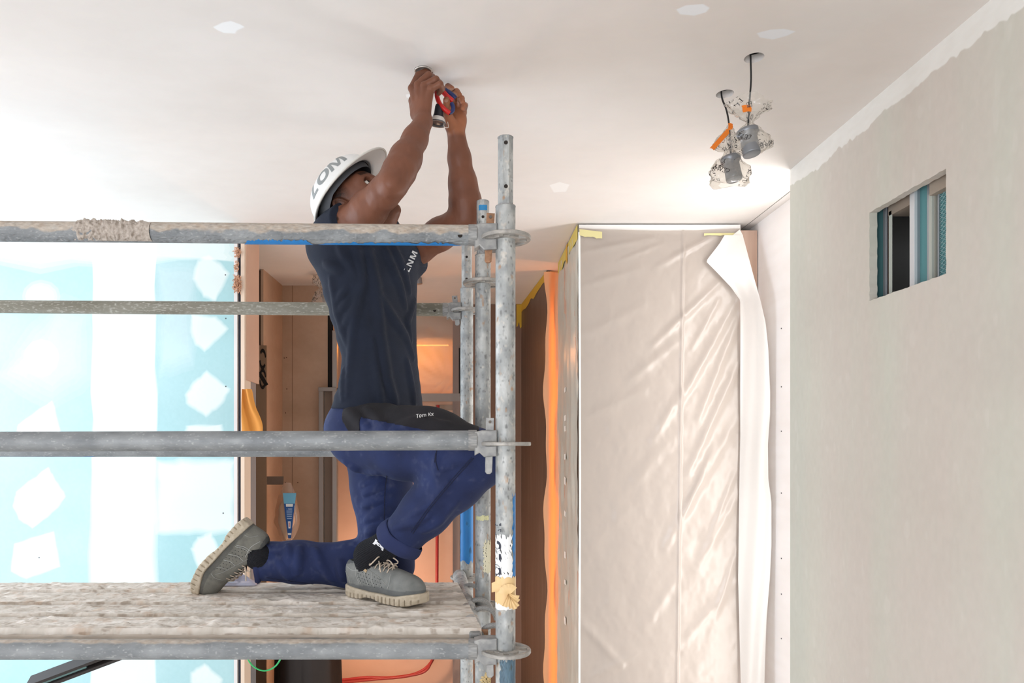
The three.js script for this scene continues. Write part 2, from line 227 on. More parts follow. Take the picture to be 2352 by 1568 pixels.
const railMat = (() => { // weathered rail: grey zinc with a crust of dried plaster along its upper side
  const mk = (s, crust, k) => { const t = tex(256, 1024, (u, v) => {           // u around, v along 2 m
    const n = fbm(u * 5, v * 40, s, 4, 5, 40), f = fbm(u * 40, v * 320, s + 5, 2, 40, 320), a = Math.abs(((u - k + 1.5) % 1) - .5);
    let c = mixc([112, 116, 119], [164, 167, 168], n); c = mixc(c, [184, 185, 184], clamp((f - .68) * 3));
    const edge = crust * (.55 + .9 * fbm(u * 6, v * 60, s + 8, 4, 6, 60)); const q = sstep(edge, edge - .05, a);
    if (crust > 0) c = mixc(c, mixc([168, 150, 132], [214, 203, 190], fbm(u * 26, v * 200, s + 12, 3, 26, 200)), q * (.6 + .4 * fbm(u * 20, v * 160, s + 14, 2, 20, 160)));
    return c; }); t.repeat.set(1, .5); return t; };
  return mk;
})();
const crustBump = tex(256, 1024, grey((u, v) => fbm(u * 30, v * 240, 3, 4, 30, 240)), { srgb: false, repeat: [1, .5] });
const dropForged = std(0xffffff, .6, { metalness: .35, map: tex(128, 128, (u, v) => { const n = fbm(u * 8, v * 8, 3, 4, 8, 8); return mixc([118, 120, 121], [186, 184, 180], n); }, { repeat: [8, 8] }) });
const rusty = std(0xffffff, .75, { metalness: .2, map: tex(128, 128, (u, v) => { const n = fbm(u * 8, v * 8, 8, 4, 8, 8); return mixc([120, 88, 66], [184, 140, 108], n); }, { repeat: [12, 12] }) });
const bluePaint = std(0x1f6fb0, .5, { map: tex(256, 256, (u, v) => { const n = fbm(u * 10, v * 10, 5, 4, 10, 10); return n > .66 ? mixc([230, 232, 232], [150, 160, 165], (n - .66) * 5) : mixc([196, 220, 240], [255, 255, 255], n); }, { repeat: [1, 3] }) });
bluePaint.color.set(0x2b86c8);
const R0 = .02415;

const postSpec = [[1161, 1.661, 'galvanised scaffold post nearest the camera with blue paint and torn orange tape'], [1109, 2.12, 'galvanised scaffold post in the middle of the three, yellow tape remnants'], [1072, 2.567, 'galvanised scaffold post farthest back of the three, blue band low on it']];
const postXY = postSpec.map(([px, d]) => [(px - CX) / F * d, -d]);
const RING = [EYE - (548 - HY) / 944, EYE - (1019 - HY) / 944, EYE - (1493 - HY) / 944, EYE - (1493 - HY) / 944 - .5, EYE - (1493 - HY) / 944 - 1.0];
function rosette(y) {                                             // ring plate with eight slots
  const s = new THREE.Shape(); s.absarc(0, 0, .0605, 0, Math.PI * 2); const hole = new THREE.Path(); hole.absarc(0, 0, .0235, 0, Math.PI * 2, true); s.holes.push(hole);
  for (let i = 0; i < 4; i++) { const a = i * Math.PI / 2 + Math.PI / 4, h = new THREE.Path(), q = []; for (let k = 0; k <= 6; k++) { const t = a - .42 + k * .14; q.push([Math.cos(t) * .053, Math.sin(t) * .053]); } for (let k = 6; k >= 0; k--) { const t = a - .3 + k * .1; q.push([Math.cos(t) * .034, Math.sin(t) * .034]); } h.setFromPoints(q.map(p => new THREE.Vector2(...p))); s.holes.push(h); }
  for (let i = 0; i < 4; i++) { const a = i * Math.PI / 2, h = new THREE.Path(), q = []; for (const [r, w] of [[.052, -.009], [.052, .009], [.033, .007], [.033, -.007]]) q.push([Math.cos(a) * r - Math.sin(a) * w, Math.sin(a) * r + Math.cos(a) * w]); h.setFromPoints(q.map(p => new THREE.Vector2(...p))); s.holes.push(h); }
  const g = new THREE.ExtrudeGeometry(s, { depth: .006, bevelEnabled: true, bevelThickness: .0015, bevelSize: .0012, bevelSegments: 1, curveSegments: 24 }); g.rotateX(-Math.PI / 2); g.translate(0, y - .003, 0); return g;
}
const ringMat = std(0xffffff, .6, { metalness: .4, map: tex(128, 128, (u, v) => { const n = fbm(u * 8, v * 8, 13, 4, 8, 8); return mixc([128, 127, 124], [206, 200, 192], n); }, { repeat: [9, 9] }) });
function band(y0, y1, a0, a1, mat, r, parent, label, name = 'paint_band', jag = .006, sd = 3) {   // thin coat wrapped round part of a tube, ragged edges
  seed = sd; const n = 18, m = 26, top = Array.from({ length: n + 1 }, () => rr(-jag, jag)), bot = Array.from({ length: n + 1 }, () => rr(-jag, jag)), lt = Array.from({ length: m + 1 }, () => rr(-.12, .12) * jag / .006), rt = Array.from({ length: m + 1 }, () => rr(-.12, .12) * jag / .006);
  const full = a1 - a0 > 6.2; const g = sheet(n, m, (u, v) => { const i = Math.round(u * n), j = Math.round(v * m); const y = mix(y0 + bot[full && i === n ? 0 : i], y1 + top[full && i === n ? 0 : i], v), a = mix(a0 + (full ? 0 : lt[j]), a1 + (full ? 0 : rt[j]), u); return V(Math.sin(a) * r, y, Math.cos(a) * r); });
  const uv = g.attributes.uv; for (let i = 0; i < uv.count; i++) uv.setY(i, mix(y0, y1, uv.getY(i))); return part(name, g, mat, parent, label);
}
const posts = postSpec.map(([px, d, label], i) => {
  const [x, z] = postXY[i], t = thing('scaffold_post', label, 'scaffold post', [x, 0, z], 'upright scaffold posts');
  const ytop = [EYE - (475 - HY) / F * 1.661, EYE - (587 - HY) / F * 2.12, EYE - (663 - HY) / F * 2.567][i], ysp = [EYE - (321 - HY) / F * 1.661, EYE - (466 - HY) / F * 2.12, EYE - (563 - HY) / F * 2.567][i];
  const tube = new THREE.CylinderGeometry(R0, R0, ytop, 32, 1, false); { const uv = tube.attributes.uv; for (let k = 0; k < uv.count; k++) uv.setY(k, uv.getY(k) * ytop); } tube.translate(0, ytop / 2, 0);
  part('tube', tube, postMat[i], t);
  // spigot: hollow tube, slightly flattened to facets, two drilled holes
  const sp = new THREE.CylinderGeometry(.0196, .0196, ysp - ytop + .01, i === 0 ? 8 : 10, 1, true); sp.rotateY(i === 0 ? .39 : .2); sp.translate(0, (ysp + ytop) / 2, 0); { const uv = sp.attributes.uv; for (let k = 0; k < uv.count; k++) uv.setY(k, uv.getY(k) * .2); }
  const sg = sp.toNonIndexed(); sg.computeVertexNormals(); const spi = part('spigot', sg, postMat[i].clone(), t); spi.material.side = THREE.DoubleSide;
  const rimG = new THREE.RingGeometry(.0165, .0196, 24); rimG.rotateX(-Math.PI / 2); rimG.translate(0, ysp + .0045, 0); part('spigot_rim', rimG, dropForged, spi);
  for (const f of i === 0 ? [.09, .735] : [.3, .8]) { const h = new THREE.CylinderGeometry(.0046, .0046, .002, 14); h.rotateX(Math.PI / 2); h.translate(0, mix(ysp, ytop, f), .0188); part('drilled_hole', h, std(0x2b2420, .9), spi); }
  const weld = new THREE.TorusGeometry(.0235, .0016, 8, 28); weld.rotateX(Math.PI / 2); weld.translate(0, ytop, 0); part('collar', weld, dropForged, t);
  for (const y of i < 1 ? RING : RING.map((r, k) => k === 0 ? EYE - ([0, 650, 714][i] - HY) / F * d : r)) part('ring_plate', rosette(y), ringMat, t);
  return t;
});
// marks on the posts
const whitePaper = std(0xf0f1f0, .6), tapeYellow = std(0xd9d6a6, .8), tapeCream = std(0xddd7bb, .85);
const orangeTape = phys(0xe8c690, .5, { side: THREE.DoubleSide });
const yF = py => EYE - (py - HY) / 944, yM = py => EYE - (py - HY) / F * 2.12, yB = py => EYE - (py - HY) / F * 2.567;
band(yF(1325), yF(1135), .75, 2.2, bluePaint, R0 + .0004, posts[0], 'blue paint flaking from the post', 'paint_band', .006, 4);
band(yF(1350), yF(1228), -1.5, .62, whitePaper, R0 + .0006, posts[0], 'torn white sticker with black letters', 'sticker', .008, 5);
band(yF(1700), yF(1508), -.6, 1.4, std(0x86aac4, .55, { map: galv(17) }), R0 + .0004, posts[0], 'faded blue paint under the bottom ring', 'paint_band', .006, 6);
band(yF(1395), yF(1380), -1.6, 1.6, whitePaper, R0 + .0005, posts[0], undefined, 'sticker', .002, 7);
{ // black letters on the sticker, running up the post
  const shapes = font.generateShapes('OLUM', .034); const g = new THREE.ShapeGeometry(shapes); const p = g.attributes.position;
  for (let i = 0; i < p.count; i++) { const along = p.getX(i), up = p.getY(i), a = -.5 - up / R0; p.setXYZ(i, Math.sin(a) * (R0 + .0012), yF(1325) + along, Math.cos(a) * (R0 + .0012)); } g.computeVertexNormals(); const m = part('lettering', g, std(0x3a3c48, .7, { side: THREE.DoubleSide }), posts[0]);
}
{ // orange crepe tape tied round the front post: a wrap, a knot and loose ends
  band(yF(1382), yF(1322), -1.75, 1.75, orangeTape, R0 + .0012, posts[0], 'torn orange tape tied round the post', 'tape_wrap', .004, 9);
  seed = 14; const knot = []; for (let k = 0; k < 7; k++) { const a = -1.9 + k * .25, len = rr(.024, .04), w = rr(.006, .012), bend = rr(-.3, .3); knot.push(sheet(4, 8, (u, v) => { const r = v * len, s = (u - .5) * w * (.3 + 1.2 * v); return V(.006 + Math.cos(a) * r - Math.sin(a) * s, yF(1358) + Math.sin(a) * r + Math.cos(a) * s, R0 + .004 + .006 * Math.sin(v * 2.5 + bend) + .002 * Math.cos(u * 9)); })); }
  for (let k = 0; k < 5; k++) { const a = 1.0 + k * .42; knot.push(sheet(4, 8, (u, v) => { const r = v * .024, s = (u - .5) * .012 * (.4 + v); return V(.006 + Math.cos(a) * r - Math.sin(a) * s, yF(1358) + Math.sin(a) * r + Math.cos(a) * s, R0 + .004 + .003 * Math.sin(v * 3)); })); }
  knot.push(sheet(6, 6, (u, v) => V(mix(-.034, -.012, u), yF(1358) + mix(.006 * u, .034 - .012 * (1 - u), v), mix(.010, .021, u) + .003 * Math.sin(v * 5))));
  part('tape_knot', merge(knot), orangeTape, posts[0]);
}
band(yM(1310), yM(1240), .1, 1.75, tapeCream, R0 + .0007, posts[1], 'remnant of cream tape stuck on the post', 'tape_remnant', .008, 12);
band(yM(1192), yM(1182), -1.0, .8, tapeYellow, R0 + .0007, posts[1], 'shred of yellow tape', 'tape_remnant', .003, 13);
band(yM(1600), yM(1545), -.3, 1.6, std(0xd2b987, .85), R0 + .0007, posts[1], undefined, 'tape_remnant', .012, 15);
band(yB(1288), yB(1100), -3.14159, 3.14159, bluePaint, R0 + .0005, posts[2], 'blue painted band', 'paint_band', .009, 16);
{ const g = rbox(-.0105, .0115, yM(486) - .004, yM(474) + .003, .0, .0201, .0005, 1); const b = band(yM(487), yM(475), -.7, .7, std(0x2d86bd, .6), .0200, posts[1], 'blue tape mark', 'tape_mark', .001, 18); }

// ledger heads: forged jaw that hooks over a ring plate, with a wedge driven through
function jaw(dir, sc = 1) {                                        // profile in x, y; the mouth opens to +x at height 0
  const out = [[-.050, .026], [-.034, .030], [-.001, .030], [-.001, .006], [-.028, .006], [-.030, -.004], [-.026, -.0075], [-.001, -.0075], [-.001, -.027], [-.028, -.029], [-.040, -.018], [-.050, -.0245]];
  const g = extr(out, .030, { bevel: .003 }); g.translate(0, 0, -.015); return g;
}
function rail(label, pxl, yl, yr, dl, iPost, matR, opts = {}) {
  const [xp, zp] = postXY[iPost], d = -zp, t = thing('scaffold_rail', label, 'scaffold rail', [xp, 0, zp], 'horizontal scaffold rails');
  const yR = EYE - (yr - HY) / F * d, xe = xp - R0 - .052, L = P(pxl, yl, dl), a = V(xe, yR, zp), dirx = L.clone().sub(a).normalize(), b = a.clone().addScaledVector(dirx, (xe + 2.1) / -dirx.x);
  const g = tubeBetween(b, a, R0, 32); wpart('tube', g, matR, t);
  const ringY = opts.ring ?? yR - .0075, sy = opts.headScale ?? 1;
  const j = jaw(); j.translate(xp - R0 + .001, ringY, zp); wpart('ledger_head', j, dropForged, t);
  const sleeve = tubeBetween(V(xe - .014, yR, zp), V(xe + .006, yR, zp), R0 + .0012, 32); wpart('weld_collar', sleeve, dropForged, t);
  const w = opts.wedge ?? [.062, -.058], wm = opts.wedgeMat ?? dropForged, wx = xp - R0 - .016, tilt = opts.tilt ?? 0;
  const wg = extr([[-.0085, w[0]], [.0095, w[0]], [.0085, w[1] + .004], [.004, w[1]], [-.003, w[1]], [-.0065, w[1] + .004]], .006, { bevel: .001 }); wg.rotateZ(tilt); wg.translate(wx, ringY, zp + .004); const wp = wpart('wedge', wg, wm, t, 'flat steel wedge');
  { const rv = new THREE.CylinderGeometry(.0035, .0035, .003, 12); rv.rotateX(Math.PI / 2); rv.translate(wx + .0005 - Math.sin(tilt) * (w[0] - .009), ringY + w[0] - .009, zp + .0125); wpart('rivet', rv, std(0x6a625a, .6, { metalness: .4 }), wp); }
  for (const hx of opts.holes ?? []) { const p = P(hx, (yl * (1075 - hx) + yr * (hx - 0)) / 1075, d), h = new THREE.CylinderGeometry(.0058, .0058, .002, 16); h.rotateX(Math.PI / 2); h.rotateX(-.15); h.translate(p.x, yR - .007, zp + R0 - .0008); wpart('drilled_hole', h, std(0x241d19, .9), t); }
  return t;
}
const rmTop = std(0xffffff, .85, { map: railMat(3, .20, .84), bumpMap: crustBump, bumpScale: .004, metalness: .15 });
const rmMid = std(0xffffff, .62, { map: railMat(7, 0, .3), bumpMap: crustBump, bumpScale: .001, metalness: .3 });
const rmLow = std(0xffffff, .75, { map: railMat(9, .08, .80), bumpMap: crustBump, bumpScale: .0015, metalness: .25 });
const rmBack = std(0xffffff, .75, { map: (() => { const t = tex(256, 1024, (u, v) => { const n = fbm(u * 4, v * 12, 5, 4, 4, 12), f = fbm(u * 40, v * 200, 6, 3, 40, 200); return mixc(mixc([112, 108, 94], [158, 156, 146], n), [205, 203, 196], clamp((f - .55) * 2.2)); }); t.repeat.set(1, .5); return t; })(), bumpMap: crustBump, bumpScale: .001, metalness: .2 });
const rails = [
  rail('plaster-crusted front rail across the worker at shoulder height', 0, 531, 540, 1.632, 0, rmTop, { ring: RING[0], wedge: [.058, -.060], wedgeMat: rusty, tilt: -.06, holes: [1057] }),
  rail('clean grey front rail crossing the worker at hip height', 0, 1014, 1011, 1.64, 0, rmMid, { ring: RING[1], wedge: [.062, -.072], tilt: -.03 }),
  rail('front rail at the near edge of the platform', 0, 1491, 1490, 1.64, 0, rmLow, { ring: RING[2], wedge: [.03, -.062], tilt: .03 }),
  rail('thin looking back rail behind the worker\'s back and chest', 0, 704, 711, 2.53, 2, rmBack, { ring: EYE - (716 - HY) / F * 2.567, wedge: [.058, -.052], tilt: .10, holes: [999] }),
  rail('back rail half hidden behind the hip-height front rail', 0, 1034, 1034, 2.55, 2, std(0xffffff, .7, { map: railMat(19, 0, .3), metalness: .25 }), { ring: RING[1], wedge: [.05, -.05] }),
];
{ // thick lump of dried plaster on the top rail
  const g = sheet(150, 40, (u, v) => { const px = mix(168, 352, u), py = mix(531, 540, px / 1075), p = P(px, py, 1.637), a = mix(-1.35, 2.2, v), e = Math.min(1, u * 6, (1 - u) * 6, v * 5, (1 - v) * 5), n = fbm(u * 34, v * 12, 3, 4), r = R0 - .001 + e * Math.max(0, (n - .34) * .020); return V(p.x, p.y + Math.sin(a) * r, p.z + Math.cos(a) * r); });
  wpart('plaster_lump', g, std(0xffffff, .97, { map: tex(256, 128, (u, v) => mixc([150, 138, 127], [206, 196, 186], fbm(u * 40, v * 20, 4, 3, 40, 20))) }), rails[0], 'thick rough lump of dried plaster'); }
{ // paint and lumps on the rails
  const strip = (rail, px0, px1, yl, yr, d, a0, a1, mat, label, sd) => { seed = sd; const n = 60; const top = Array.from({ length: n + 1 }, () => rr(-.18, .12)); const g = sheet(n, 5, (u, v) => { const px = mix(px0, px1, u), py = mix(yl, yr, px / 1075), p = P(px, py, d), e = Math.min(1, u * 12, (1 - u) * 12), a = mix(a0, a0 + (a1 - a0) * e + top[Math.round(u * n)] * e, v); return V(p.x, p.y + Math.sin(a) * (R0 + .0005), p.z + Math.cos(a) * (R0 + .0005)); }); return wpart('paint_strip', g, mat, rail, label); };
  strip(rails[0], 560, 720, 534, 541, 1.65, -1.6, -.85, bluePaint, 'streak of blue paint along the underside', 3); strip(rails[0], 730, 1062, 534, 541, 1.656, -1.6, -1.08, bluePaint, 'streak of blue paint along the underside', 8);
  strip(rails[4], -60, 225, 1034, 1034, 2.555, -1.7, -.35, bluePaint, 'streak of blue paint along the underside', 5);
  strip(rails[4], 770, 810, 1034, 1034, 2.565, -1.7, -.35, bluePaint, undefined, 6);
}
// transom between the end posts that the decks hook onto
{ const t = thing('scaffold_transom', 'short cross tube between the end posts under the deck hooks', 'scaffold tube', [postXY[0][0], RING[2], -2.1]);
  const a = V(.018, RING[2] + .012, -1.72), b = V(-.032, RING[2] + .012, -2.53); wpart('tube', tubeBetween(a, b, R0, 28), postMat[1], t);
  for (const [p, s] of [[a, 1], [b, -1]]) { const h = rbox(p.x - .015, p.x + .015, p.y - .045, p.y + .02, p.z - .022, p.z + .022, .006); wpart('ledger_head', h, dropForged, t); } }

// steel decks, crusted with dried plaster
const DY = EYE - .466;
const crustTex = tex(1536, 384, (u, v) => {
  const n = fbm(u * 40, v * 20, 2, 4, 40, 20), s = fbm(u * 70, v * 90, 7, 3, 70, 90), f = fbm(u * 300, v * 70, 5, 2, 300, 70);
  let c = mixc([208, 199, 187], [242, 235, 226], clamp((n - .3) * 2)); c = mixc(c, [150, 134, 119], clamp((s - .62) * 7) * .6); c = mixc(c, [196, 160, 132], clamp((fbm(u * 50, v * 14, 31, 3, 50, 14) - .62) * 5) * .35); return mixc(c, [238, 232, 223], clamp((f - .6) * 2) * .5);
}, { repeat: [.5, 1] });
const crustH = tex(1536, 384, grey((u, v) => .65 * fbm(u * 60, v * 14, 2, 4, 60, 14) + .35 * fbm(u * 200, v * 60, 7, 2, 200, 60)), { srgb: false, repeat: [.5, 1] });
const crustMat = std(0xffffff, .95, { map: crustTex, bumpMap: crustH, bumpScale: .006 });
const sideMat = std(0xffffff, .75, { metalness: .2, map: tex(1024, 128, (u, v) => { const n = fbm(u * 40, v * 4, 12, 4, 40, 4), m = fbm(u * 30, v * 3, 18, 4, 30, 3), e = sstep(.35, .8, v + (m - .5) * 1.3); return mixc(mixc([104, 105, 105], [150, 150, 148], n), mixc([176, 163, 150], [214, 204, 192], n), e); }, { repeat: [.5, 22] }) });
const xEnd = d => mix(.036, -.037, (d - 1.703) / (2.305 - 1.703));
function deck(label, d0, d1) {
  const t = thing('scaffold_deck', label, 'scaffold plank', [-1.0, DY, -(d0 + d1) / 2], 'steel platform planks'), dm = (d0 + d1) / 2, XL = -2.1;
  for (const [a, b] of [[d0, dm - .009], [dm + .009, d1 - .010]]) { // two crowned halves with a pressed joint between them
    const g = sheet(620, 16, (u, v) => { const d = mix(a, b, v), x = mix(XL, xEnd(d), u), e = Math.min(v, 1 - v) * 16, edge = e < 1 ? -.018 * (1 - e) * (1 - e) : 0, hh = (fbm(x * 40, d * 70, 3, 3) - .5) * .0045 + Math.max(0, fbm(x * 26 + 5, d * 46, 9, 2) - .6) * .022; return V(x, DY + edge + hh * Math.min(1, e / 2), -d); });
    const uv = g.attributes.uv, p = g.attributes.position; for (let i = 0; i < uv.count; i++) uv.setXY(i, p.getX(i), -p.getZ(i) * 1.9); wpart('deck_panel', g, crustMat, t);
  }
  { const pts = [[XL, d0], [xEnd(d0) - .075, d0], [xEnd(d1) - .075, d1], [XL, d1]]; const g = flat(extr(pts, .05)); g.translate(0, DY - .07, 0); wpart('deck_body', metreUV(g), std(0x55514d, .85), t, 'grey steel side of the plank'); }
  { const prof = [[0, -.0135], [-.004, -.0145], [-.0085, -.018], [-.010, -.026], [-.010, -.06]]; const g = sheet(120, 4, (u, v) => { const [o, y] = prof[Math.round(v * 4)], d = d0 + o; return V(mix(XL, xEnd(d0), u), DY + y + (v < .6 ? (fbm(u * 160, v * 4, 5, 2) - .5) * .004 : 0), -d); }); const uv = g.attributes.uv, p = g.attributes.position; for (let i = 0; i < uv.count; i++) uv.setXY(i, p.getX(i), (p.getY(i) - DY + .0575)); wpart('front_lip', g, sideMat, t, 'plaster-smeared steel edge'); }
  // end hooks over the transom
  for (const f of [.16, .84]) { const d = mix(d0, d1, f), x0 = xEnd(d); const arc = []; for (let k = 0; k <= 10; k++) { const a = Math.PI * (1 - k / 10); arc.push(V(x0 + .038 + Math.cos(a) * .036, DY - .036 + Math.sin(a) * .034, -d)); } arc.unshift(V(x0 - .004, DY - .02, -d)); const g = new THREE.TubeGeometry(new THREE.CatmullRomCurve3(arc), 24, .0075, 8, false); g.translate(0, 0, 0); g.scale(1, 1, 1); wpart('end_hook', g, dropForged, t); }
  { const d = (d0 + d1) / 2, x0 = xEnd(d); for (const f of [.06, .94]) { const dd = mix(d0, d1, f), xx = xEnd(dd); const pl = rbox(xx - .002, xx + .018, DY - .05, DY - .006, -dd - .008, -dd + .004, .0015); const q = wpart('end_plate', pl, f > .5 ? dropForged : rusty, t); const rv = new THREE.SphereGeometry(.004, 10, 8); rv.translate(xx + .009, DY - .02, -dd + .005); wpart('rivet', rv, rusty, q); } }
  return t;
}
deck('near steel platform plank, crusted with plaster, under the front shoe', 1.713, 1.988);
deck('far steel platform plank, crusted with plaster, under the kneeling knee', 1.998, 2.305);
// ---------- the passage behind, tall cupboard under film ----------
const X = (px, d) => (px - CX) / F * d, Yp = (py, d) => EYE - (py - HY) / F * d;
const boardTan = std(0xffffff, .92, { map: tex(256, 512, (u, v) => { const n = fbm(u * 4, v * 6, 4, 4, 4, 6), f = fbm(u * 60, v * 60, 7, 2, 60, 60); return [172 + n * 22 + f * 4, 143 + n * 22 + f * 4, 120 + n * 22 + f * 4]; }) });
const boardPink = std(0xffffff, .92, { map: tex(256, 512, (u, v) => { const n = fbm(u * 4, v * 6, 14, 4, 4, 6); return [196 + n * 14, 158 + n * 16, 136 + n * 16]; }) });
const black = std(0x17130f, .9), greyFilm = std(0x8b8580, .45);
// jamb at the end of the cross wall: board edges, a stud, a dark gap with mineral wool
{ const w = scene.getObjectByName('wall_back'), z = -ZW;
  struct('edge_bead', box(XT + .001, X(545, 3.53), 0, CEIL - .002, z - .03, z + .002), std(0xded9d6, .7), 'white edge bead', w);
  struct('gap_lining', box(X(545, 3.53), X(553, 3.53), 0, CEIL - .002, z - .06, z - .02), std(0x3a3d4a, .8), 'dark gap beside the board edge', w);
  struct('board_edge', box(X(553, 3.53), X(561.5, 3.53), 0, CEIL - .002, z - .10, z), std(0xdfc9b4, .9), 'cream board edge', w);
  struct('return_board', sideWall(extr([[3.55, Yp(872, 3.55)], [3.76, Yp(882, 3.76)], [3.76, CEIL - .002], [3.55, CEIL - .002]], .012), X(563, 3.56)), boardPink, 'pinkish board lining the jamb, cut short', w);
  struct('metal_stud', merge([box(X(563, 3.56), X(563, 3.56) + .004, 0, Yp(870, 3.6), -3.72, -3.55), box(X(563, 3.56) - .03, X(563, 3.56) + .004, 0, Yp(870, 3.6), -3.73, -3.722)]), std(0x9b9da0, .45, { metalness: .4 }), 'bare metal stud', w);
  // tufts of mineral wool squeezed out of the gap
  const woolMat = std(0xd9a888, .98); seed = 31;
  for (const [px, py, n, w2, hy] of [[547, 580, 30, 7, 8], [545, 612, 14, 5, 8], [546, 653, 80, 10, 17]]) { const gs = []; for (let k = 0; k < n; k++) { const a = P(px + rr(-w2, w2) * .6, py + rr(-hy, hy), 3.515), pts = [a]; for (let i = 1; i < 4; i++) pts.push(a.clone().add(V(rr(-.014, .014), rr(-.018, .018), rr(0, .025)))); gs.push(wire(pts, .0014, 6, 4)); } const m = struct('mineral_wool_tuft', merge(gs), woolMat, 'tuft of pinkish mineral wool', w); m.userData.kind = 'stuff'; }
}
struct('wall_passage_left', box(-1.75, -1.70, 0, CEIL, -4.5, -ZW - .05), std(0x6b5443, .95));
{ const w = struct('wall_passage_lining', box(-1.72, X(607, 4.49) - .018, 0, CEIL, -4.99, -4.5), std(0x4a382d, .95), 'boarded corner of the passage');
  struct('lining_board', box(X(607, 4.49) - .018, X(607, 4.49), 0, CEIL, -4.93, -4.47), boardTan, 'raw board with a bright cut edge', w);
  // stencilled packing board standing in the slot
  const p = struct('stencilled_board', box(X(560, 4.4), X(606, 4.4), 0, Yp(790, 4.4), -4.47, -4.455), std(0x8f735c, .9), undefined, w);
  const mk = std(0x211a15, .9); for (const py of [822, 868]) { const a = P(598, py, 4.4); for (const [s, e] of [[.2, 2.4], [3.3, 5.6]]) { const g = new THREE.TorusGeometry(.045, .009, 6, 20, e - s); g.rotateZ(s); g.scale(.42, 1.25, .1); g.translate(a.x, a.y, -4.4525); struct('stencil_mark', g, mk, 'black stencil mark', w); } if (py === 868) { const g = box(-.012, .012, -.05, .05, 0, .001); g.rotateZ(.55); g.translate(a.x, a.y, -4.453); struct('stencil_mark', g, mk, 'black stencil mark', w); } } }
{ const w = struct('wall_passage_back', box(X(648, 4.93), X(764, 4.93), 0, CEIL, -5.0, -4.93), boardTan, 'tan board wall at the back left of the passage');
  struct('open_joint', box(X(753, 4.93), X(765, 4.93), Yp(895, 4.93), Yp(722, 4.93), -4.932, -4.926), black, 'black open joint in the board', w);
  for (const [a, b] of [[658, 821], [659, 893], [656, 948], [656, 1108], [684, 1108], [653, 822]]) { const g = new THREE.CylinderGeometry(.004, .004, .004, 8); g.rotateX(Math.PI / 2); const p = P(a, b, 4.93); g.translate(p.x, p.y, -4.929); struct('screw', g, std(0x5a3d2c, .7), undefined, w); }
  struct('board_joint', box(X(671, 4.93), X(671.8, 4.93), 0, CEIL, -4.931, -4.929), std(0x6d523f, .9), undefined, w); }
// frame wrapped in grey film at the opening, then the back wall with its lit, filmed opening
{ const t = thing('wrapped_door_frame', 'grey film-wrapped door frame left of the pink wall behind the worker', 'door frame', [X(755, 4.9), 0, -4.9]);
  wpart('post', rbox(X(734, 4.9), X(745, 4.9), 0, Yp(895, 4.9), -4.925, -4.86, .006), greyFilm, t); wpart('infill', box(X(745, 4.9), X(765, 4.9), 0, Yp(897, 4.9), -4.925, -4.905), std(0x7c6656, .7), t);
  wpart('post', rbox(X(765, 4.9), X(776, 4.9), 0, Yp(760, 4.9), -4.925, -4.86, .006), std(0x97908a, .45), t); wpart('head', rbox(X(734, 4.9), X(776, 4.9), Yp(899, 4.9), Yp(890, 4.9), -4.925, -4.85, .004), greyFilm, t); }
const ZB = 5.6;
{ const w = struct('wall_passage_end', extr([[-1.75, 0], [1.6, 0], [1.6, CEIL], [-1.75, CEIL]], .06, { holes: [[[X(840, ZB), Yp(906, ZB)], [X(1041, ZB), Yp(906, ZB)], [X(1041, ZB), Yp(705, ZB)], [X(840, ZB), Yp(705, ZB)]]] }).translate(0, 0, -ZB - .06), boardPink, 'pinkish wall at the end of the passage');
  struct('trim_upright', box(X(1040, ZB), X(1056, ZB), 0, CEIL, -ZB, -ZB + .03), std(0x94827a, .7), undefined, w);
  struct('trim_rail', box(X(800, ZB), X(1056, ZB), Yp(922, ZB), Yp(904, ZB), -ZB, -ZB + .035), std(0x9a928d, .6), 'grey taped rail', w);
  struct('trim_rail', box(X(1000, ZB), X(1040, ZB), Yp(942, ZB), Yp(930, ZB), -ZB, -ZB + .004), std(0x9a8778, .6), undefined, w);
  struct('trim_upright', box(X(1054, ZB), X(1058, ZB), Yp(910, ZB), Yp(800, ZB), -ZB, -ZB + .033), black, undefined, w);
  struct('dark_panel', box(X(1058, ZB), X(1215, ZB), 0, CEIL - .003, -ZB, -ZB + .01), std(0x8b6f5f, .85), 'brown wood panel', w);
  // film stretched over the opening, a beam and a lamp bar behind it
  const fm = phys(0xe9dccb, .5, { transmission: .55, thickness: 0, side: THREE.DoubleSide });
  struct('film_cover', sheet(40, 30, (u, v) => { const x = mix(X(838, ZB), X(1042, ZB), u), y = mix(Yp(908, ZB), Yp(703, ZB), v), a = Math.atan2(y - Yp(905, ZB), x - X(1045, ZB)); return V(x, y, -ZB + .004 + .006 * Math.sin(a * 26) * (1 - v) + .003 * Math.sin(y * 40 + x * 12)); }), fm, 'taut translucent film over the lit opening', w); }
struct('wall_lit_room', box(-1.2, .4, 0, CEIL, -6.35, -6.3), std(0xd8c2a4, .9)); struct('wall_lit_room_left', box(-1.25, -1.2, 0, CEIL, -6.3, -5.66), std(0xd8c2a4, .9)); struct('wall_lit_room_right', box(.4, .45, 0, CEIL, -6.3, -5.66), std(0xd8c2a4, .9)); struct('ceiling_lit_room', box(-1.25, .45, CEIL - .02, CEIL + .02, -6.35, -5.76), plain); struct('floor_lit_room', box(-1.25, .45, -.1, 0, -6.35, -6.0), plain);
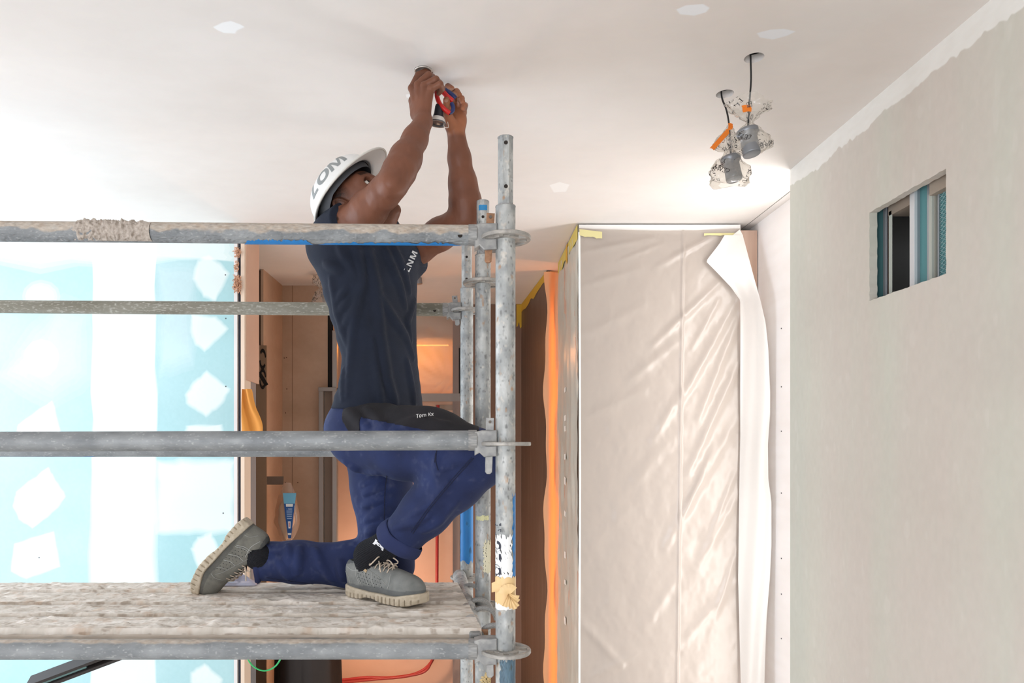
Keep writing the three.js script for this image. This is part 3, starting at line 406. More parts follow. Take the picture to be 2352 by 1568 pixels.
{ const t = thing('batten_light', 'warm glow behind the film at the end of the passage', 'lamp', [X(940, 5.8), Yp(760, 5.8), -5.74]); 
  wpart('housing', rbox(X(845, 5.74), X(1038, 5.74), Yp(788, 5.74), Yp(705, 5.74), -5.74, -5.70, .004), std(0x8b7a68, .8), t);
  const lm = new THREE.MeshStandardMaterial({ color: 0xffd9a0, emissive: 0xffb45a, emissiveIntensity: 1.2 }); wpart('tube', tubeBetween(V(X(850, 5.74), Yp(792, 5.74), -5.76), V(X(1030, 5.74), Yp(792, 5.74), -5.76), .006, 12), lm, t);
  const l = areaLight(0xffa24a, 110.0, .6, .03, [X(940, 5.8), Yp(800, 5.8), -5.82], [X(940, 5.8), Yp(800, 5.8) - .3, -5.60]); l.name = 'batten_light_source'; }
// right side of the passage: dark brown filmed panel, orange-lit strip, tape
const veneer = std(0xffffff, .6, { map: tex(256, 1024, (u, v) => { const n = fbm(u * 40, v * 5, 3, 4, 40, 5), b = fbm(u * 8, v * 2, 8, 3, 8, 2); return mixc([172, 140, 122], [214, 186, 168], clamp(n * .7 + b * .45)); }, { repeat: [1.2, .4] }) });
const darkFilm = std(0xffffff, .42, { map: tex(256, 512, (u, v) => { const n = fbm(u * 30, v * 3, 3, 4, 30, 3), s = fbm(u * 70, v * 9, 5, 2, 70, 9); return mixc(mixc([86, 66, 54], [112, 90, 76], n), [140, 118, 104], clamp((s - .68) * 3)); }, { repeat: [1, .4] }) });
{ const w = struct('wall_passage_right', extr([[0, 0], [1.0, 0], [1.0, CEIL - .004], [0, CEIL - .004]], .02), darkFilm, 'dark brown panels under film on the right of the passage');
  const m = new THREE.Matrix4(), a = V(X(1256, 4.5), 0, -4.5), b = V(X(1197, 5.6), 0, -5.6), d = b.clone().sub(a); m.makeBasis(d, V(0, 1, 0), V(1, 0, 0)); m.setPosition(a); w.geometry.applyMatrix4(m); w.geometry.computeVertexNormals(); }
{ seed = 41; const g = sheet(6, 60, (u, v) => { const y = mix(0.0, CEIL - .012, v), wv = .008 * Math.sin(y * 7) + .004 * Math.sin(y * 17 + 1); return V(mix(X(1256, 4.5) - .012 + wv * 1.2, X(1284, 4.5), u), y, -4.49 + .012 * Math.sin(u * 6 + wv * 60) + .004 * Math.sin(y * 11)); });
  whole('plastic_strip', g, phys(0xf0b888, .4, { side: THREE.DoubleSide }), 'tall wavy strip of film beside the cupboard, tinted with orange lamp light', 'plastic film'); }  // orange light of the lamp is also tinted into the film colour
{ const ty = std(0xd8b23c, .8), strip = (a, b, w, n) => { const d = b.clone().sub(a), s = V(0, -1, 0); return sheet(24, 2, (u, v) => a.clone().addScaledVector(d, u).addScaledVector(s, v * w * (.7 + .5 * vnoise(u * 9, n)))); };
  whole('masking_tape', strip(V(X(1256, 4.5) - .002, CEIL - .003, -4.5), V(X(1197, 5.6) - .002, CEIL - .003, -5.6), .07, 1), ty, 'yellow masking tape along the top of the dark panels', 'tape');
  whole('masking_tape', strip(V(X(1186, 5.59), CEIL - .003, -5.58), V(X(1212, 5.59), CEIL - .003, -5.58), .19, 2), ty, 'yellow masking tape at the far corner behind the posts', 'tape');
  whole('masking_tape', strip(V(X(930, 5.59), CEIL - .003, -5.585), V(X(1050, 5.59), CEIL - .003, -5.585), .02, 4), ty, 'thin yellow tape just above the back rail', 'tape'); }
{ // orange tube lamp standing in the side room behind the cupboard, out of sight
  const [lx, , lz] = warmLamp, t = thing('tube_lamp', 'orange tube lamp standing behind the tall cupboard', 'lamp', [lx, 0, lz]);
  wpart('stand', merge([tubeBetween(V(lx, 0, lz), V(lx, .25, lz), .012, 10), tubeBetween(V(lx - .1, .012, lz), V(lx + .1, .012, lz), .012, 8)]), black, t);
  wpart('tube', tubeBetween(V(lx, .25, lz), V(lx, 3.0, lz), .02, 16), new THREE.MeshStandardMaterial({ color: 0xffc080, emissive: 0xff9a48, emissiveIntensity: 2 }), t);
  areaLight(0xff9c50, 11, .05, 2.75, [lx - .026, 1.63, lz], [.50, 1.63, -4.46]);
  struct('wall_side_room', box(1.55, 1.6, 0, CEIL, -5.7, -4.3), plain); }
{ // warm clamp lamp on the wrapped door frame, hidden behind the platform
  const p = [-.80, .85, -4.95], t = thing('clamp_lamp', 'warm clamp lamp on the wrapped door frame, hidden behind the platform', 'lamp', [p[0], p[1] - .05, p[2]]);
  wpart('arm', tubeBetween(V(X(776, 4.9) - .01, p[1], -4.88), V(p[0] - .04, p[1], p[2]), .008, 10), black, t);
  const g = new THREE.SphereGeometry(.05, 16, 12); g.translate(...p); wpart('bulb', g, new THREE.MeshStandardMaterial({ color: 0xffe0c0, emissive: 0xffcfa0, emissiveIntensity: 3 }), t);
  const l = new THREE.PointLight(0xffd4b2, 1.35, 0, 2); l.position.set(...p); l.shadow.radius = 2.5; scene.add(l); }

// tall cupboard wrapped in film
{ const xl = .574, xr = 1.5, t = thing('tall_cupboard', 'tall veneered cupboard wrapped in translucent film beside the right wall', 'cupboard', [1.0, 0, -3.9]);
  wpart('carcass', box(xl, xr, 0, CEIL - .035, -4.30, -ZW - .012), veneer, t, 'pinkish wood veneer carcass');
  wpart('top_filler', box(xl, xr - .09, CEIL - .056, CEIL - .008, -ZW - .03, -ZW - .004), std(0xf1efec, .7), t, 'white strip under the ceiling');
  // film over the front: folds pulled towards the upper right corner
  const k = F / ZW, ridges = [[1335, 580, 1500, 548, 5, 7], [1510, 612, 1640, 540, 7, 8], [1345, 655, 1470, 618, 5, 9], [1500, 792, 1650, 650, 9, 9], [1560, 925, 1692, 690, 9, 10], [1605, 960, 1698, 722, 8, 9], [1580, 1085, 1697, 830, 9, 10], [1500, 1012, 1562, 900, 6, 10], [1528, 1255, 1692, 960, 8, 12], [1600, 1305, 1697, 1130, 7, 11], [1335, 965, 1490, 890, 4, 12], [1325, 1415, 1425, 1525, 6, 11], [1560, 1485, 1692, 1330, 5, 12], [1340, 770, 1480, 700, 4, 12], [1420, 1150, 1540, 1010, 4, 14], [1360, 1250, 1480, 1130, 3, 16], [1570, 1180, 1640, 1020, 6, 8], [1630, 1230, 1690, 1080, 5, 7], [1640, 1420, 1692, 1260, 5, 8], [1450, 870, 1560, 780, 5, 10], [1590, 800, 1650, 690, 5, 7], [1420, 600, 1520, 560, 4, 6], [1350, 1560, 1460, 1500, 4, 12], [1480, 1440, 1550, 1330, 4, 12]];
  const hgt = (px, py) => { let h = 0; for (const [ax, ay, bx, by, amp, w] of ridges) { const dx = bx - ax, dy = by - ay, L2 = dx * dx + dy * dy, tt = ((px - ax) * dx + (py - ay) * dy) / L2, tc = clamp(tt), ex = px - ax - dx * tc, ey = py - ay - dy * tc, q = Math.hypot(ex, ey) / w; if (q < 3) h += amp * Math.exp(-q * q) * (.35 + .65 * Math.sin(Math.PI * clamp(tc * .9 + .05))); } const cr = mix(1568, 1555, (py - 540) / 1000); h += 5 * Math.exp(-Math.pow((px - cr) / 2.6, 2)) + (fbm(px / 40, py / 60, 5, 3) - .5) * 7 + (fbm(px / 12, py / 14, 9, 2) - .5) * 1.1; return h * .0014; };
  const g = sheet(150, 380, (u, v) => { const px = mix(1330, 1701, u), py = mix(1900, 524 + 6 * Math.sin(u * 3), v), p = P(px, py, ZW); return V(p.x, p.y, -ZW + .004 + hgt(px, py)); });
  const film = phys(0xcbc1b8, .29, { transmission: .36, thickness: 0, side: THREE.DoubleSide });
  wpart('front_film', g, film, t, 'creased translucent film over the front');
  // film round the left side
  const ridge2 = y => .004 * Math.sin(y * 13) + .003 * Math.sin(y * 31 + 2);
  const g2 = sheet(30, 200, (u, v) => { const d = mix(ZW - .006, 4.31, u), y = mix(0, CEIL - .03, v); return V(xl - .006 + (fbm(d * 14, y * 5, 3, 3) - .5) * .022 - .006 * Math.exp(-Math.pow((d - 3.72 - .02 * Math.sin(y * 3)) / .02, 2)), y, -d); });
  wpart('side_film', g2, phys(0xcfd0c4, .3, { transmission: .1, thickness: 0, side: THREE.DoubleSide }), t, 'milky film over the left side');
  const e = wire([V(xl + .002, .0, -ZW + .006), V(xl, 1.0, -ZW + .008), V(xl + .003, 1.9, -ZW + .006), V(xl, CEIL - .05, -ZW + .006)], .006, 60, 6); wpart('film_fold', e, phys(0xeef0ea, .3), t, 'bright folded film edge at the corner');
  seed = 51; const wt = std(0xf3f1ea, .7), ytape = std(0xdcd39a, .8);
  for (const py of [896, 960, 984, 1048, 1104, 1178, 1270, 1332, 1420]) { const d = 3.93, h = rr(.012, .022), g3 = box(-.001, .001, -h, h, -.045, .0); g3.rotateX(rr(-.1, .1)); g3.translate(xl - .013, Yp(py, 4.0), -d); wpart('tape_tab', g3, wt, t); }
  const tapeStrip = (a, b, dn, w) => sheet(12, 2, (u, v) => a.clone().lerp(b, u).addScaledVector(dn, v * w * (.8 + .4 * vnoise(u * 8, w * 90))));
  wpart('tape_strip', tapeStrip(V(xl, CEIL - .036, -ZW + .012), V(X(1382, ZW), CEIL - .050, -ZW + .012), V(0, -1, 0), .032), ytape, t, 'pale yellow masking tape');
  wpart('tape_strip', tapeStrip(V(X(1615, ZW), CEIL - .058, -ZW + .014), V(X(1690, ZW), CEIL - .056, -ZW + .014), V(0, -1, 0), .012), ytape, t);
  wpart('tape_strip', tapeStrip(V(xl - .008, CEIL - .006, -ZW), V(xl - .008, CEIL - .006, -4.3), V(0, -1, 0), .075), std(0xd8c66a, .8), t, 'yellow masking tape');
  wpart('tape_strip', tapeStrip(V(xl - .012, CEIL - .004, -3.86), V(xl - .012, CEIL - .012, -3.93), V(0, -1, 0), .10), std(0xd9a93a, .8), t);
  wpart('tape_strip', sheet(6, 4, (u, v) => { const p = P(mix(1655, 1700, u) + v * 8, mix(562, 526, u) + v * 14, ZW - .02); p.z += .006 * Math.sin(u * 5); return p; }), wt, t, 'white tape holding the film corner'); }
{ // loose flap of film hanging from the top right corner of the cupboard
  const L = [[540, 1664], [560, 1652], [600, 1621], [630, 1650], [660, 1678], [690, 1699], [760, 1700], [900, 1701], [1000, 1702], [1200, 1698], [1330, 1696], [1400, 1698], [1568, 1702], [1900, 1706]], Rr = [[540, 1706], [580, 1716], [640, 1731], [690, 1745], [740, 1757], [800, 1764], [900, 1769], [950, 1769], [1020, 1764], [1100, 1765], [1150, 1772], [1250, 1773], [1330, 1770], [1420, 1763], [1568, 1757], [1900, 1750]];
  const at = (tb, y) => { if (y <= tb[0][0]) return tb[0][1]; for (let i = 0; i < tb.length - 1; i++) if (y <= tb[i + 1][0]) return mix(tb[i][1], tb[i + 1][1], (y - tb[i][0]) / (tb[i + 1][0] - tb[i][0])); return tb[tb.length - 1][1]; };
  const g = sheet(24, 220, (u, v) => { const py = mix(1900, 540, v), px = mix(at(L, py), at(Rr, py), u), k = Math.min(1, (py - 535) / 160), p = P(px, py, mix(ZW - .03, ZW - .20, u * k)); p.z += .008 * Math.sin(u * 5.5 + py * .004) * k + .003 * Math.sin(u * 14 + py * .011) * k; return p; });
  whole('film_flap', g, phys(0xf4f1ec, .4, { transmission: .2, thickness: 0, side: THREE.DoubleSide }), 'loose white film flap hanging at the cupboard\'s right edge', 'plastic film'); }

// ---------- things about the room ----------
{ // downlights wrapped in printed bags, hanging by their cables
  const bagTex = (() => { const c = document.createElement('canvas'); c.width = c.height = 512; const g = c.getContext('2d'); g.fillStyle = '#f4f2ee'; g.fillRect(0, 0, 512, 512); g.fillStyle = '#1c1a1a'; seed = 61; for (let i = 0; i < 26; i++) { g.save(); g.translate(rr(0, 512), rr(0, 512)); g.rotate(rr(-.9, .9)); g.font = Math.round(rr(38, 62)) + 'px serif'; g.fillText(['FLY', 'ELY', 'FL', 'E', 'S', 'LY'][i % 6], -30, 15); g.restore(); } g.strokeStyle = '#1c1a1a'; g.lineWidth = 4; for (let i = 0; i < 16; i++) { g.beginPath(); g.arc(rr(0, 512), rr(0, 512), rr(8, 20), rr(0, 3), rr(4, 6)); g.stroke(); } const t = new THREE.CanvasTexture(c); t.colorSpace = THREE.SRGBColorSpace; t.wrapS = t.wrapT = THREE.RepeatWrapping; t.repeat.set(2, 1); return t; })();
  const bagMat = phys(0xffffff, .12, { map: bagTex, transmission: .86, thickness: 0, side: THREE.DoubleSide }), housing = std(0x8a8d92, .4, { metalness: .5 }), cableM = std(0x1d1c1c, .6), orangeM = phys(0xf08326, .6, { side: THREE.DoubleSide });
  function bag(c, prof, lean, sd, sq = .7) {                         // crumpled bag of revolution, tied at its waist
    return sheet(72, 70, (u, v) => { const a = u * Math.PI * 2, y = mix(prof[0][0], prof[prof.length - 1][0], v); let r = prof[prof.length - 1][1]; for (let i = 0; i < prof.length - 1; i++) if (y <= prof[i][0] && y >= prof[i + 1][0]) { const s = (y - prof[i][0]) / (prof[i + 1][0] - prof[i][0]); r = mix(prof[i][1], prof[i + 1][1], s * s * (3 - 2 * s)); } const cr = 1 + .45 * (vnoise(Math.cos(a) * 3 + sd, y * 42, Math.sin(a) * 3) - .5) + .22 * (vnoise(Math.cos(a) * 8 + sd, y * 90, Math.sin(a) * 8) - .5); return V(c.x + Math.cos(a) * r * cr + lean[0] * (prof[0][0] - y), c.y + y + .006 * Math.sin(a * 3 + sd) * (r / .06), c.z + Math.sin(a) * r * cr * sq + lean[1] * (prof[0][0] - y)); });
  }
  function spot(c, tilt, r = .028, L = .062) { const pts = [[0, -L], [r * .86, -L], [r * .9, -L * .9], [r * .86, -L * .2], [r * .9, 0], [r * 1.12, .004], [r * 1.12, .014], [r * .95, .016], [r * .7, .016], [r * .6, .006], [0, .004]]; const g = new THREE.LatheGeometry(pts.map(p => new THREE.Vector2(...p)), 32); g.rotateZ(tilt[0]); g.rotateX(tilt[1]); g.translate(c.x, c.y, c.z); return g; }
  function lamp(label, hole, hang, prof, lean, sd, lampAt, tilt, orange, sq) {
    const [hx, hd] = hole, top = V(hx - .012, CEIL + .06, -hd), t = thing('bagged_downlight', label, 'lamp', [hang.x, hang.y, hang.z], 'bagged downlights hanging from the ceiling');
    wpart('cable', wire([top, V(hx - .01, CEIL - .01, -hd), V(mix(hx, hang.x, .5) - .002, mix(CEIL, hang.y, .5), mix(-hd, hang.z, .5)), hang, V(lampAt.x, lampAt.y + .02, lampAt.z)], .0028, 50, 8), cableM, t, 'black cable');
    wpart('lamp_body', spot(lampAt, tilt), housing, t, 'grey metal lamp housing'); wpart('bag', bag(hang, prof, lean, sd, sq), bagMat, t, 'clear plastic bag printed with black letters');
    for (const o of orange) wpart('orange_tag', o, orangeM, t, 'orange paper tag'); return t;
  }
  const h1 = ceilAt(1732, 133), h2 = ceilAt(1665, 216);
  const a1 = P(1721, 238, 2.03), a2 = P(1675, 290, 2.2);
  const tagq = (a, b, c, d) => sheet(6, 8, (u, v) => a.clone().lerp(b, u).lerp(d.clone().lerp(c, u), v).add(V(0, 0, .003 * Math.sin(v * 6 + u * 4))));
  lamp('upper bagged downlight with its bag flaring out like a bow', h1, a1, [[.004, .070], [-.018, .060], [-.040, .026], [-.056, .010], [-.075, .03], [-.105, .06], [-.130, .062], [-.150, .03]], [0.02, 0], 2.2, P(1718, 310, 2.02), [.15, -.1], [tagq(P(1702, 243, 2.0), P(1725, 240, 2.0), P(1726, 256, 2.0), P(1708, 258, 2.0))], .7);
  lamp('lower bagged downlight with a bright orange paper tag', h2, a2, [[.003, .008], [-.02, .018], [-.045, .042], [-.062, .05], [-.082, .014], [-.095, .016], [-.12, .045], [-.165, .066], [-.185, .058], [-.188, .03]], [.0, 0], 5.1, P(1679, 372, 2.2), [.12, -.15], [tagq(P(1672, 283, 2.17), P(1684, 284, 2.17), P(1682, 297, 2.17), P(1673, 300, 2.17)), tagq(P(1670, 295, 2.16), P(1676, 305, 2.16), P(1640, 345, 2.16), P(1630, 340, 2.16))], .7);
  // two more in the passage, mostly hidden behind the worker
  const a3 = P(738, 632, 4.6); lamp('small bagged downlight hanging in the passage behind the worker\'s back', [a3.x + .02, 4.6], a3, [[.0, .05], [-.05, .06], [-.085, .015], [-.12, .05], [-.19, .07], [-.21, .03]], [0, 0], 3.3, P(748, 680, 4.6), [.1, 0], [], .7);
  const a4 = P(958, 612, 4.7); lamp('tiny bagged lamp end peeking out in front of the worker\'s chest', [a4.x + .01, 4.7], a4, [[.0, .006], [-.03, .02], [-.06, .026], [-.085, .012]], [0, 0], 7.3, P(960, 632, 4.7), [.1, 0], [], .7);
}
{ // packing bag taped to the edge of the lining board
  const t = thing('packing_bag', 'clear bag with a blue printed label taped to the board edge', 'bag', [X(662, 4.45), Yp(1240, 4.45), -4.44]), d = 4.45;
  wpart('contents', (() => { const g = new THREE.SphereGeometry(1, 28, 20), p = g.attributes.position; for (let i = 0; i < p.count; i++) { const x = p.getX(i), y = p.getY(i), z = p.getZ(i), w = .055 * (1 - .45 * Math.max(0, -y)) * (1 + .1 * Math.sin(y * 7 + x * 3)); p.setXYZ(i, X(658, d) + x * w + (y < 0 ? -y * -.0 : 0), Yp(1190, d) + y * .14, -d + z * .035); } g.computeVertexNormals(); return g; })(), std(0xe6cfb8, .9), t, 'pale paper contents');
  wpart('bag', sheet(24, 30, (u, v) => { const a = u * Math.PI * 2, y = mix(Yp(1245, d), Yp(1108, d), v), w = .012 + .065 * Math.sin(Math.PI * Math.pow(v, .75)) + .012 * v; return V(X(660, d) + Math.cos(a) * w * (1 + .2 * (vnoise(a * 2, v * 9) - .5)), y, -d + .002 + Math.sin(a) * (.012 + .034 * Math.sin(Math.PI * v))); }), phys(0xf2e6da, .15, { transmission: .85, thickness: 0, side: THREE.DoubleSide }), t, 'clear plastic bag');
  const lab = (() => { const c = document.createElement('canvas'); c.width = 128; c.height = 384; const g = c.getContext('2d'); g.fillStyle = '#1d4f8f'; g.fillRect(0, 0, 128, 384); g.fillStyle = '#6fb1cf'; g.fillRect(0, 0, 128, 90); g.fillStyle = '#e8e6e2'; g.fillRect(22, 92, 84, 24); g.fillRect(38, 240, 50, 60); g.fillRect(10, 340, 108, 16); g.fillStyle = '#c99'; g.fillRect(48, 250, 30, 40); g.fillStyle = '#b7c8dd'; for (let i = 0; i < 5; i++) g.fillRect(24, 150 + i * 16, 80, 5); g.font = 'bold 20px sans-serif'; g.fillText('I  MAXI', 30, 142); const t2 = new THREE.CanvasTexture(c); t2.colorSpace = THREE.SRGBColorSpace; return t2; })();
  wpart('label', sheet(8, 20, (u, v) => { const py = mix(1236, 1132, v), px = mix(mix(661, 649, v), mix(668, 680, v), u); const p = P(px, py, d - .052); p.z -= .014 * Math.abs(v - .55); return p; }), std(0xffffff, .5, { map: lab, side: THREE.DoubleSide }), t, 'blue and white printed label');
  wpart('tape', box(X(607, 4.49) - .012, X(650, d), Yp(1113, d), Yp(1094, d), -4.469, -4.462), std(0x6f5b4e, .6), t, 'grey tape'); }
// orange rag hung over the stud
{ const g = sheet(20, 30, (u, v) => { const py = mix(1004, 893, v), w = mix(46, 18, v * v), px = 556 + u * w + 4 * Math.sin(v * 7) * u; const p = P(px, py, 3.50); p.z += .012 * Math.sin(u * 8 + v * 3); return p; }); whole('orange_rag', g, std(0xcf8b3e, .9, { side: THREE.DoubleSide }), 'orange rag hanging at the end of the teal wall', 'rag'); }
{ const pts = [[1006, 930], [1005, 1100], [1004, 1250], [1003, 1400], [1001, 1490], [988, 1524], [960, 1545], [900, 1556], [840, 1556], [780, 1562], [700, 1566]].map(p => P(...p, 5.45)); whole('red_cable', wire(pts, .013, 80, 10), std(0xa31f1c, .5), 'thick red cable hanging down and curling left under the platform', 'cable'); 
  const p2 = [[995, 1510], [978, 1540], [930, 1553], [860, 1560], [780, 1568]].map(p => P(...p, 5.40)); whole('red_cable', wire(p2, .010, 50, 8), std(0x9a2a22, .5), 'second thinner red cable curling left under the platform', 'cable'); }
{ const pts = [[552, 1387], [560, 1470], [572, 1518], [588, 1534], [607, 1540], [628, 1533], [643, 1515], [652, 1470], [658, 1387]].map(p => P(...p, 2.2)); whole('green_wire', wire(pts, .0026, 60, 8), std(0x35c46e, .5), 'green wire loop drooping under the platform', 'wire'); }
{ // black sack standing on the passage floor
  const g = new THREE.LatheGeometry([[0, 0], [.2, 0], [.21, .3], [.205, .8], [.19, 1.0], [.12, 1.1], [0, 1.12]].map(p => new THREE.Vector2(...p)), 40, 0); const p = g.attributes.position; for (let i = 0; i < p.count; i++) { const x = p.getX(i), y = p.getY(i), z = p.getZ(i), n = .86 + .3 * vnoise(x * 12 + 3, y * 9, z * 12); p.setXYZ(i, x * n, y, z * n); } g.computeVertexNormals(); g.translate(X(710, 4.35), 0, -4.35); whole('black_bucket', g, std(0x241a16, .55), 'black sack standing in the passage under the platform', 'sack'); }
{ // dark U-shaped profile leaning at the lower left
  const a = P(72, 1572, 3.0), b = P(330, 1475, 3.0), d = b.clone().sub(a), L = d.length(); const t = thing('rubber_channel', 'dark rubber channel leaning below the platform at the left', 'channel', [a.x, a.y, a.z]);
  const g = extr([[-.022, -.03], [.022, -.03], [.022, .03], [.012, .03], [.012, -.018], [-.012, -.018], [-.012, .03], [-.022, .03]], L, { bevel: .002 }); const q = new THREE.Quaternion().setFromUnitVectors(V(0, 0, 1), d.normalize()); g.rotateZ(2.4); g.applyQuaternion(q); part('channel', g, std(0x2c2523, .6), t); const g2 = rbox(-.008, .008, -.014, .02, -.03, L * .5, .003); g2.rotateZ(2.4); g2.applyQuaternion(q); part('insert', g2, std(0x6f8f8c, .6), t, 'greenish insert'); }
{ const g = sheet(26, 10, (u, v) => { const d = mix(2.22, 2.29, v), x = mix(X(480, 2.25), X(592, 2.25), u); return V(x, DY + .004 + .032 * Math.sin(Math.PI * v) * Math.sin(Math.PI * u) * (.45 + .9 * vnoise(u * 9, v * 4, 3)), -d); }); whole('plastic_scrap', g, phys(0xd4d6ea, .25, { transmission: .3, thickness: 0, side: THREE.DoubleSide }), 'crumpled bluish plastic scrap on the platform behind the rear shoe', 'plastic scrap'); }
// ---------- the worker ----------
// distance fields: tapered capsules and ellipsoids joined with a smooth minimum, meshed with surface nets
const smin = (a, b, k) => { const h = Math.max(k - Math.abs(a - b), 0) / k; return Math.min(a, b) - h * h * k * .25; };
const smax = (a, b, k) => -smin(-a, -b, k);
function cap(a, b, ra, rb = ra) { const bx = b.x - a.x, by = b.y - a.y, bz = b.z - a.z, L2 = bx * bx + by * by + bz * bz || 1e-9; return { c: [(a.x + b.x) / 2, (a.y + b.y) / 2, (a.z + b.z) / 2], R: Math.sqrt(L2) / 2 + Math.max(ra, rb), f(x, y, z) { const px = x - a.x, py = y - a.y, pz = z - a.z; let h = (px * bx + py * by + pz * bz) / L2; h = h < 0 ? 0 : h > 1 ? 1 : h; return hyp(px - bx * h, py - by * h, pz - bz * h) - (ra + (rb - ra) * h); } }; }
function ell(c, rx, ry, rz, q = null) { const i = q ? q.clone().invert() : null, t = V(0, 0, 0), m = Math.min(rx, ry, rz); return { c: [c.x, c.y, c.z], R: Math.max(rx, ry, rz), f(x, y, z) { let X1 = x - c.x, Y1 = y - c.y, Z1 = z - c.z; if (i) { t.set(X1, Y1, Z1).applyQuaternion(i); X1 = t.x; Y1 = t.y; Z1 = t.z; } const k0 = hyp(X1 / rx, Y1 / ry, Z1 / rz), k1 = hyp(X1 / (rx * rx), Y1 / (ry * ry), Z1 / (rz * rz)); return k1 < 1e-6 ? -m : k0 * (k0 - 1) / k1; } }; }
function blend(prims, k) { return (x, y, z) => { let d = 1e3; for (const p of prims) { const kk = p.k ?? k, lb = hyp(x - p.c[0], y - p.c[1], z - p.c[2]) - p.R; if (lb > d + kk) continue; d = smin(d, p.f(x, y, z), kk); } return d; }; }
function nets(f, lo, hi, h) {
  const nx = Math.ceil((hi[0] - lo[0]) / h) + 2, ny = Math.ceil((hi[1] - lo[1]) / h) + 2, nz = Math.ceil((hi[2] - lo[2]) / h) + 2, B = 6, at = (i, j, k) => (k * ny + j) * nx + i;
  const val = new Float32Array(nx * ny * nz).fill(NaN), active = [];
  for (let k = 0; k < nz - 1; k += B) for (let j = 0; j < ny - 1; j += B) for (let i = 0; i < nx - 1; i += B) {
    const d = f(lo[0] + (i + B / 2) * h, lo[1] + (j + B / 2) * h, lo[2] + (k + B / 2) * h), on = Math.abs(d) < B * h * 1.0 + .008, ie = Math.min(i + B, nx - 1), je = Math.min(j + B, ny - 1), ke = Math.min(k + B, nz - 1);
    if (on) active.push([i, j, k, ie, je, ke]);
    for (let c = k; c <= ke; c++) for (let b = j; b <= je; b++) for (let a = i; a <= ie; a++) { const o = at(a, b, c); if (on) { if (!(Math.abs(val[o]) < 50)) val[o] = f(lo[0] + a * h, lo[1] + b * h, lo[2] + c * h); } else if (Number.isNaN(val[o])) val[o] = d > 0 ? 99 : -99; }
  }
  const cell = new Int32Array(nx * ny * nz).fill(-1), pos = [], idx = [];
  const E = [[0, 1], [2, 3], [4, 5], [6, 7], [0, 2], [1, 3], [4, 6], [5, 7], [0, 4], [1, 5], [2, 6], [3, 7]], v8 = new Float32Array(8);
  for (const [i0, j0, k0, i1, j1, k1] of active) for (let k = k0; k < k1; k++) for (let j = j0; j < j1; j++) for (let i = i0; i < i1; i++) {
    let m = 0; for (let q = 0; q < 8; q++) { v8[q] = val[at(i + (q & 1), j + (q >> 1 & 1), k + (q >> 2))]; if (v8[q] < 0) m |= 1 << q; }
    if (m === 0 || m === 255) continue; let x = 0, y = 0, z = 0, n = 0;
    for (const [a, b] of E) if ((v8[a] < 0) !== (v8[b] < 0)) { const t = v8[a] / (v8[a] - v8[b]); x += (a & 1) + ((b & 1) - (a & 1)) * t; y += (a >> 1 & 1) + ((b >> 1 & 1) - (a >> 1 & 1)) * t; z += (a >> 2) + ((b >> 2) - (a >> 2)) * t; n++; }
    cell[at(i, j, k)] = pos.length / 3; pos.push(lo[0] + (i + x / n) * h, lo[1] + (j + y / n) * h, lo[2] + (k + z / n) * h);
  }
  const quad = (a, b, c, d, flip) => { if (a < 0 || b < 0 || c < 0 || d < 0) return; if (flip) idx.push(a, c, b, a, d, c); else idx.push(a, b, c, a, c, d); };
  for (const [i0, j0, k0, i1, j1, k1] of active) for (let k = k0; k < k1; k++) for (let j = j0; j < j1; j++) for (let i = i0; i < i1; i++) {
    const v = val[at(i, j, k)], s = v < 0;
    if (j && k && (val[at(i + 1, j, k)] < 0) !== s) quad(cell[at(i, j - 1, k - 1)], cell[at(i, j, k - 1)], cell[at(i, j, k)], cell[at(i, j - 1, k)], !s);
    if (i && k && (val[at(i, j + 1, k)] < 0) !== s) quad(cell[at(i - 1, j, k - 1)], cell[at(i - 1, j, k)], cell[at(i, j, k)], cell[at(i, j, k - 1)], !s);
    if (i && j && (val[at(i, j, k + 1)] < 0) !== s) quad(cell[at(i - 1, j - 1, k)], cell[at(i, j - 1, k)], cell[at(i, j, k)], cell[at(i - 1, j, k)], !s);
  }
  const g = new THREE.BufferGeometry(), nor = new Float32Array(pos.length), e = h * .6;
  for (let i = 0; i < pos.length; i += 3) { const [x, y, z] = [pos[i], pos[i + 1], pos[i + 2]]; const f0 = f(x, y, z), a = f(x + e, y, z) - f0, b = f(x, y + e, z) - f0, c = f(x, y, z + e) - f0, l = hyp(a, b, c) || 1; nor[i] = a / l; nor[i + 1] = b / l; nor[i + 2] = c / l; }
  g.setAttribute('position', new THREE.Float32BufferAttribute(pos, 3)); g.setAttribute('normal', new THREE.BufferAttribute(nor, 3)); g.setIndex(idx);
  const uv = new Float32Array(pos.length / 3 * 2); for (let i = 0; i < pos.length / 3; i++) { uv[2 * i] = pos[3 * i] + .35 * pos[3 * i + 2]; uv[2 * i + 1] = pos[3 * i + 1] + .2 * pos[3 * i + 2]; } g.setAttribute('uv', new THREE.BufferAttribute(uv, 2));
  return g;
}
function paint(g, fn) { const p = g.attributes.position, n = g.attributes.normal, c = new Float32Array(p.count * 3); for (let i = 0; i < p.count; i++) { const q = fn(p.getX(i), p.getY(i), p.getZ(i), n.getX(i), n.getY(i), n.getZ(i)); c[3 * i] = q[0]; c[3 * i + 1] = q[1]; c[3 * i + 2] = q[2]; } g.setAttribute('color', new THREE.BufferAttribute(c, 3)); return g; }
const lin = hex => { const c = new THREE.Color(hex); return [c.r, c.g, c.b]; };
function onSurface(px, py, f, d0 = 1.6, d1 = 2.7) {                // where the photographed point lies on a modelled surface
  let d = d0; for (let i = 0; i < 260 && d < d1; i++) { const p = P(px, py, d), v = f(p.x, p.y, p.z); if (v < .0006) return p; d += Math.max(v * .7, .0006) ; } return null;
}
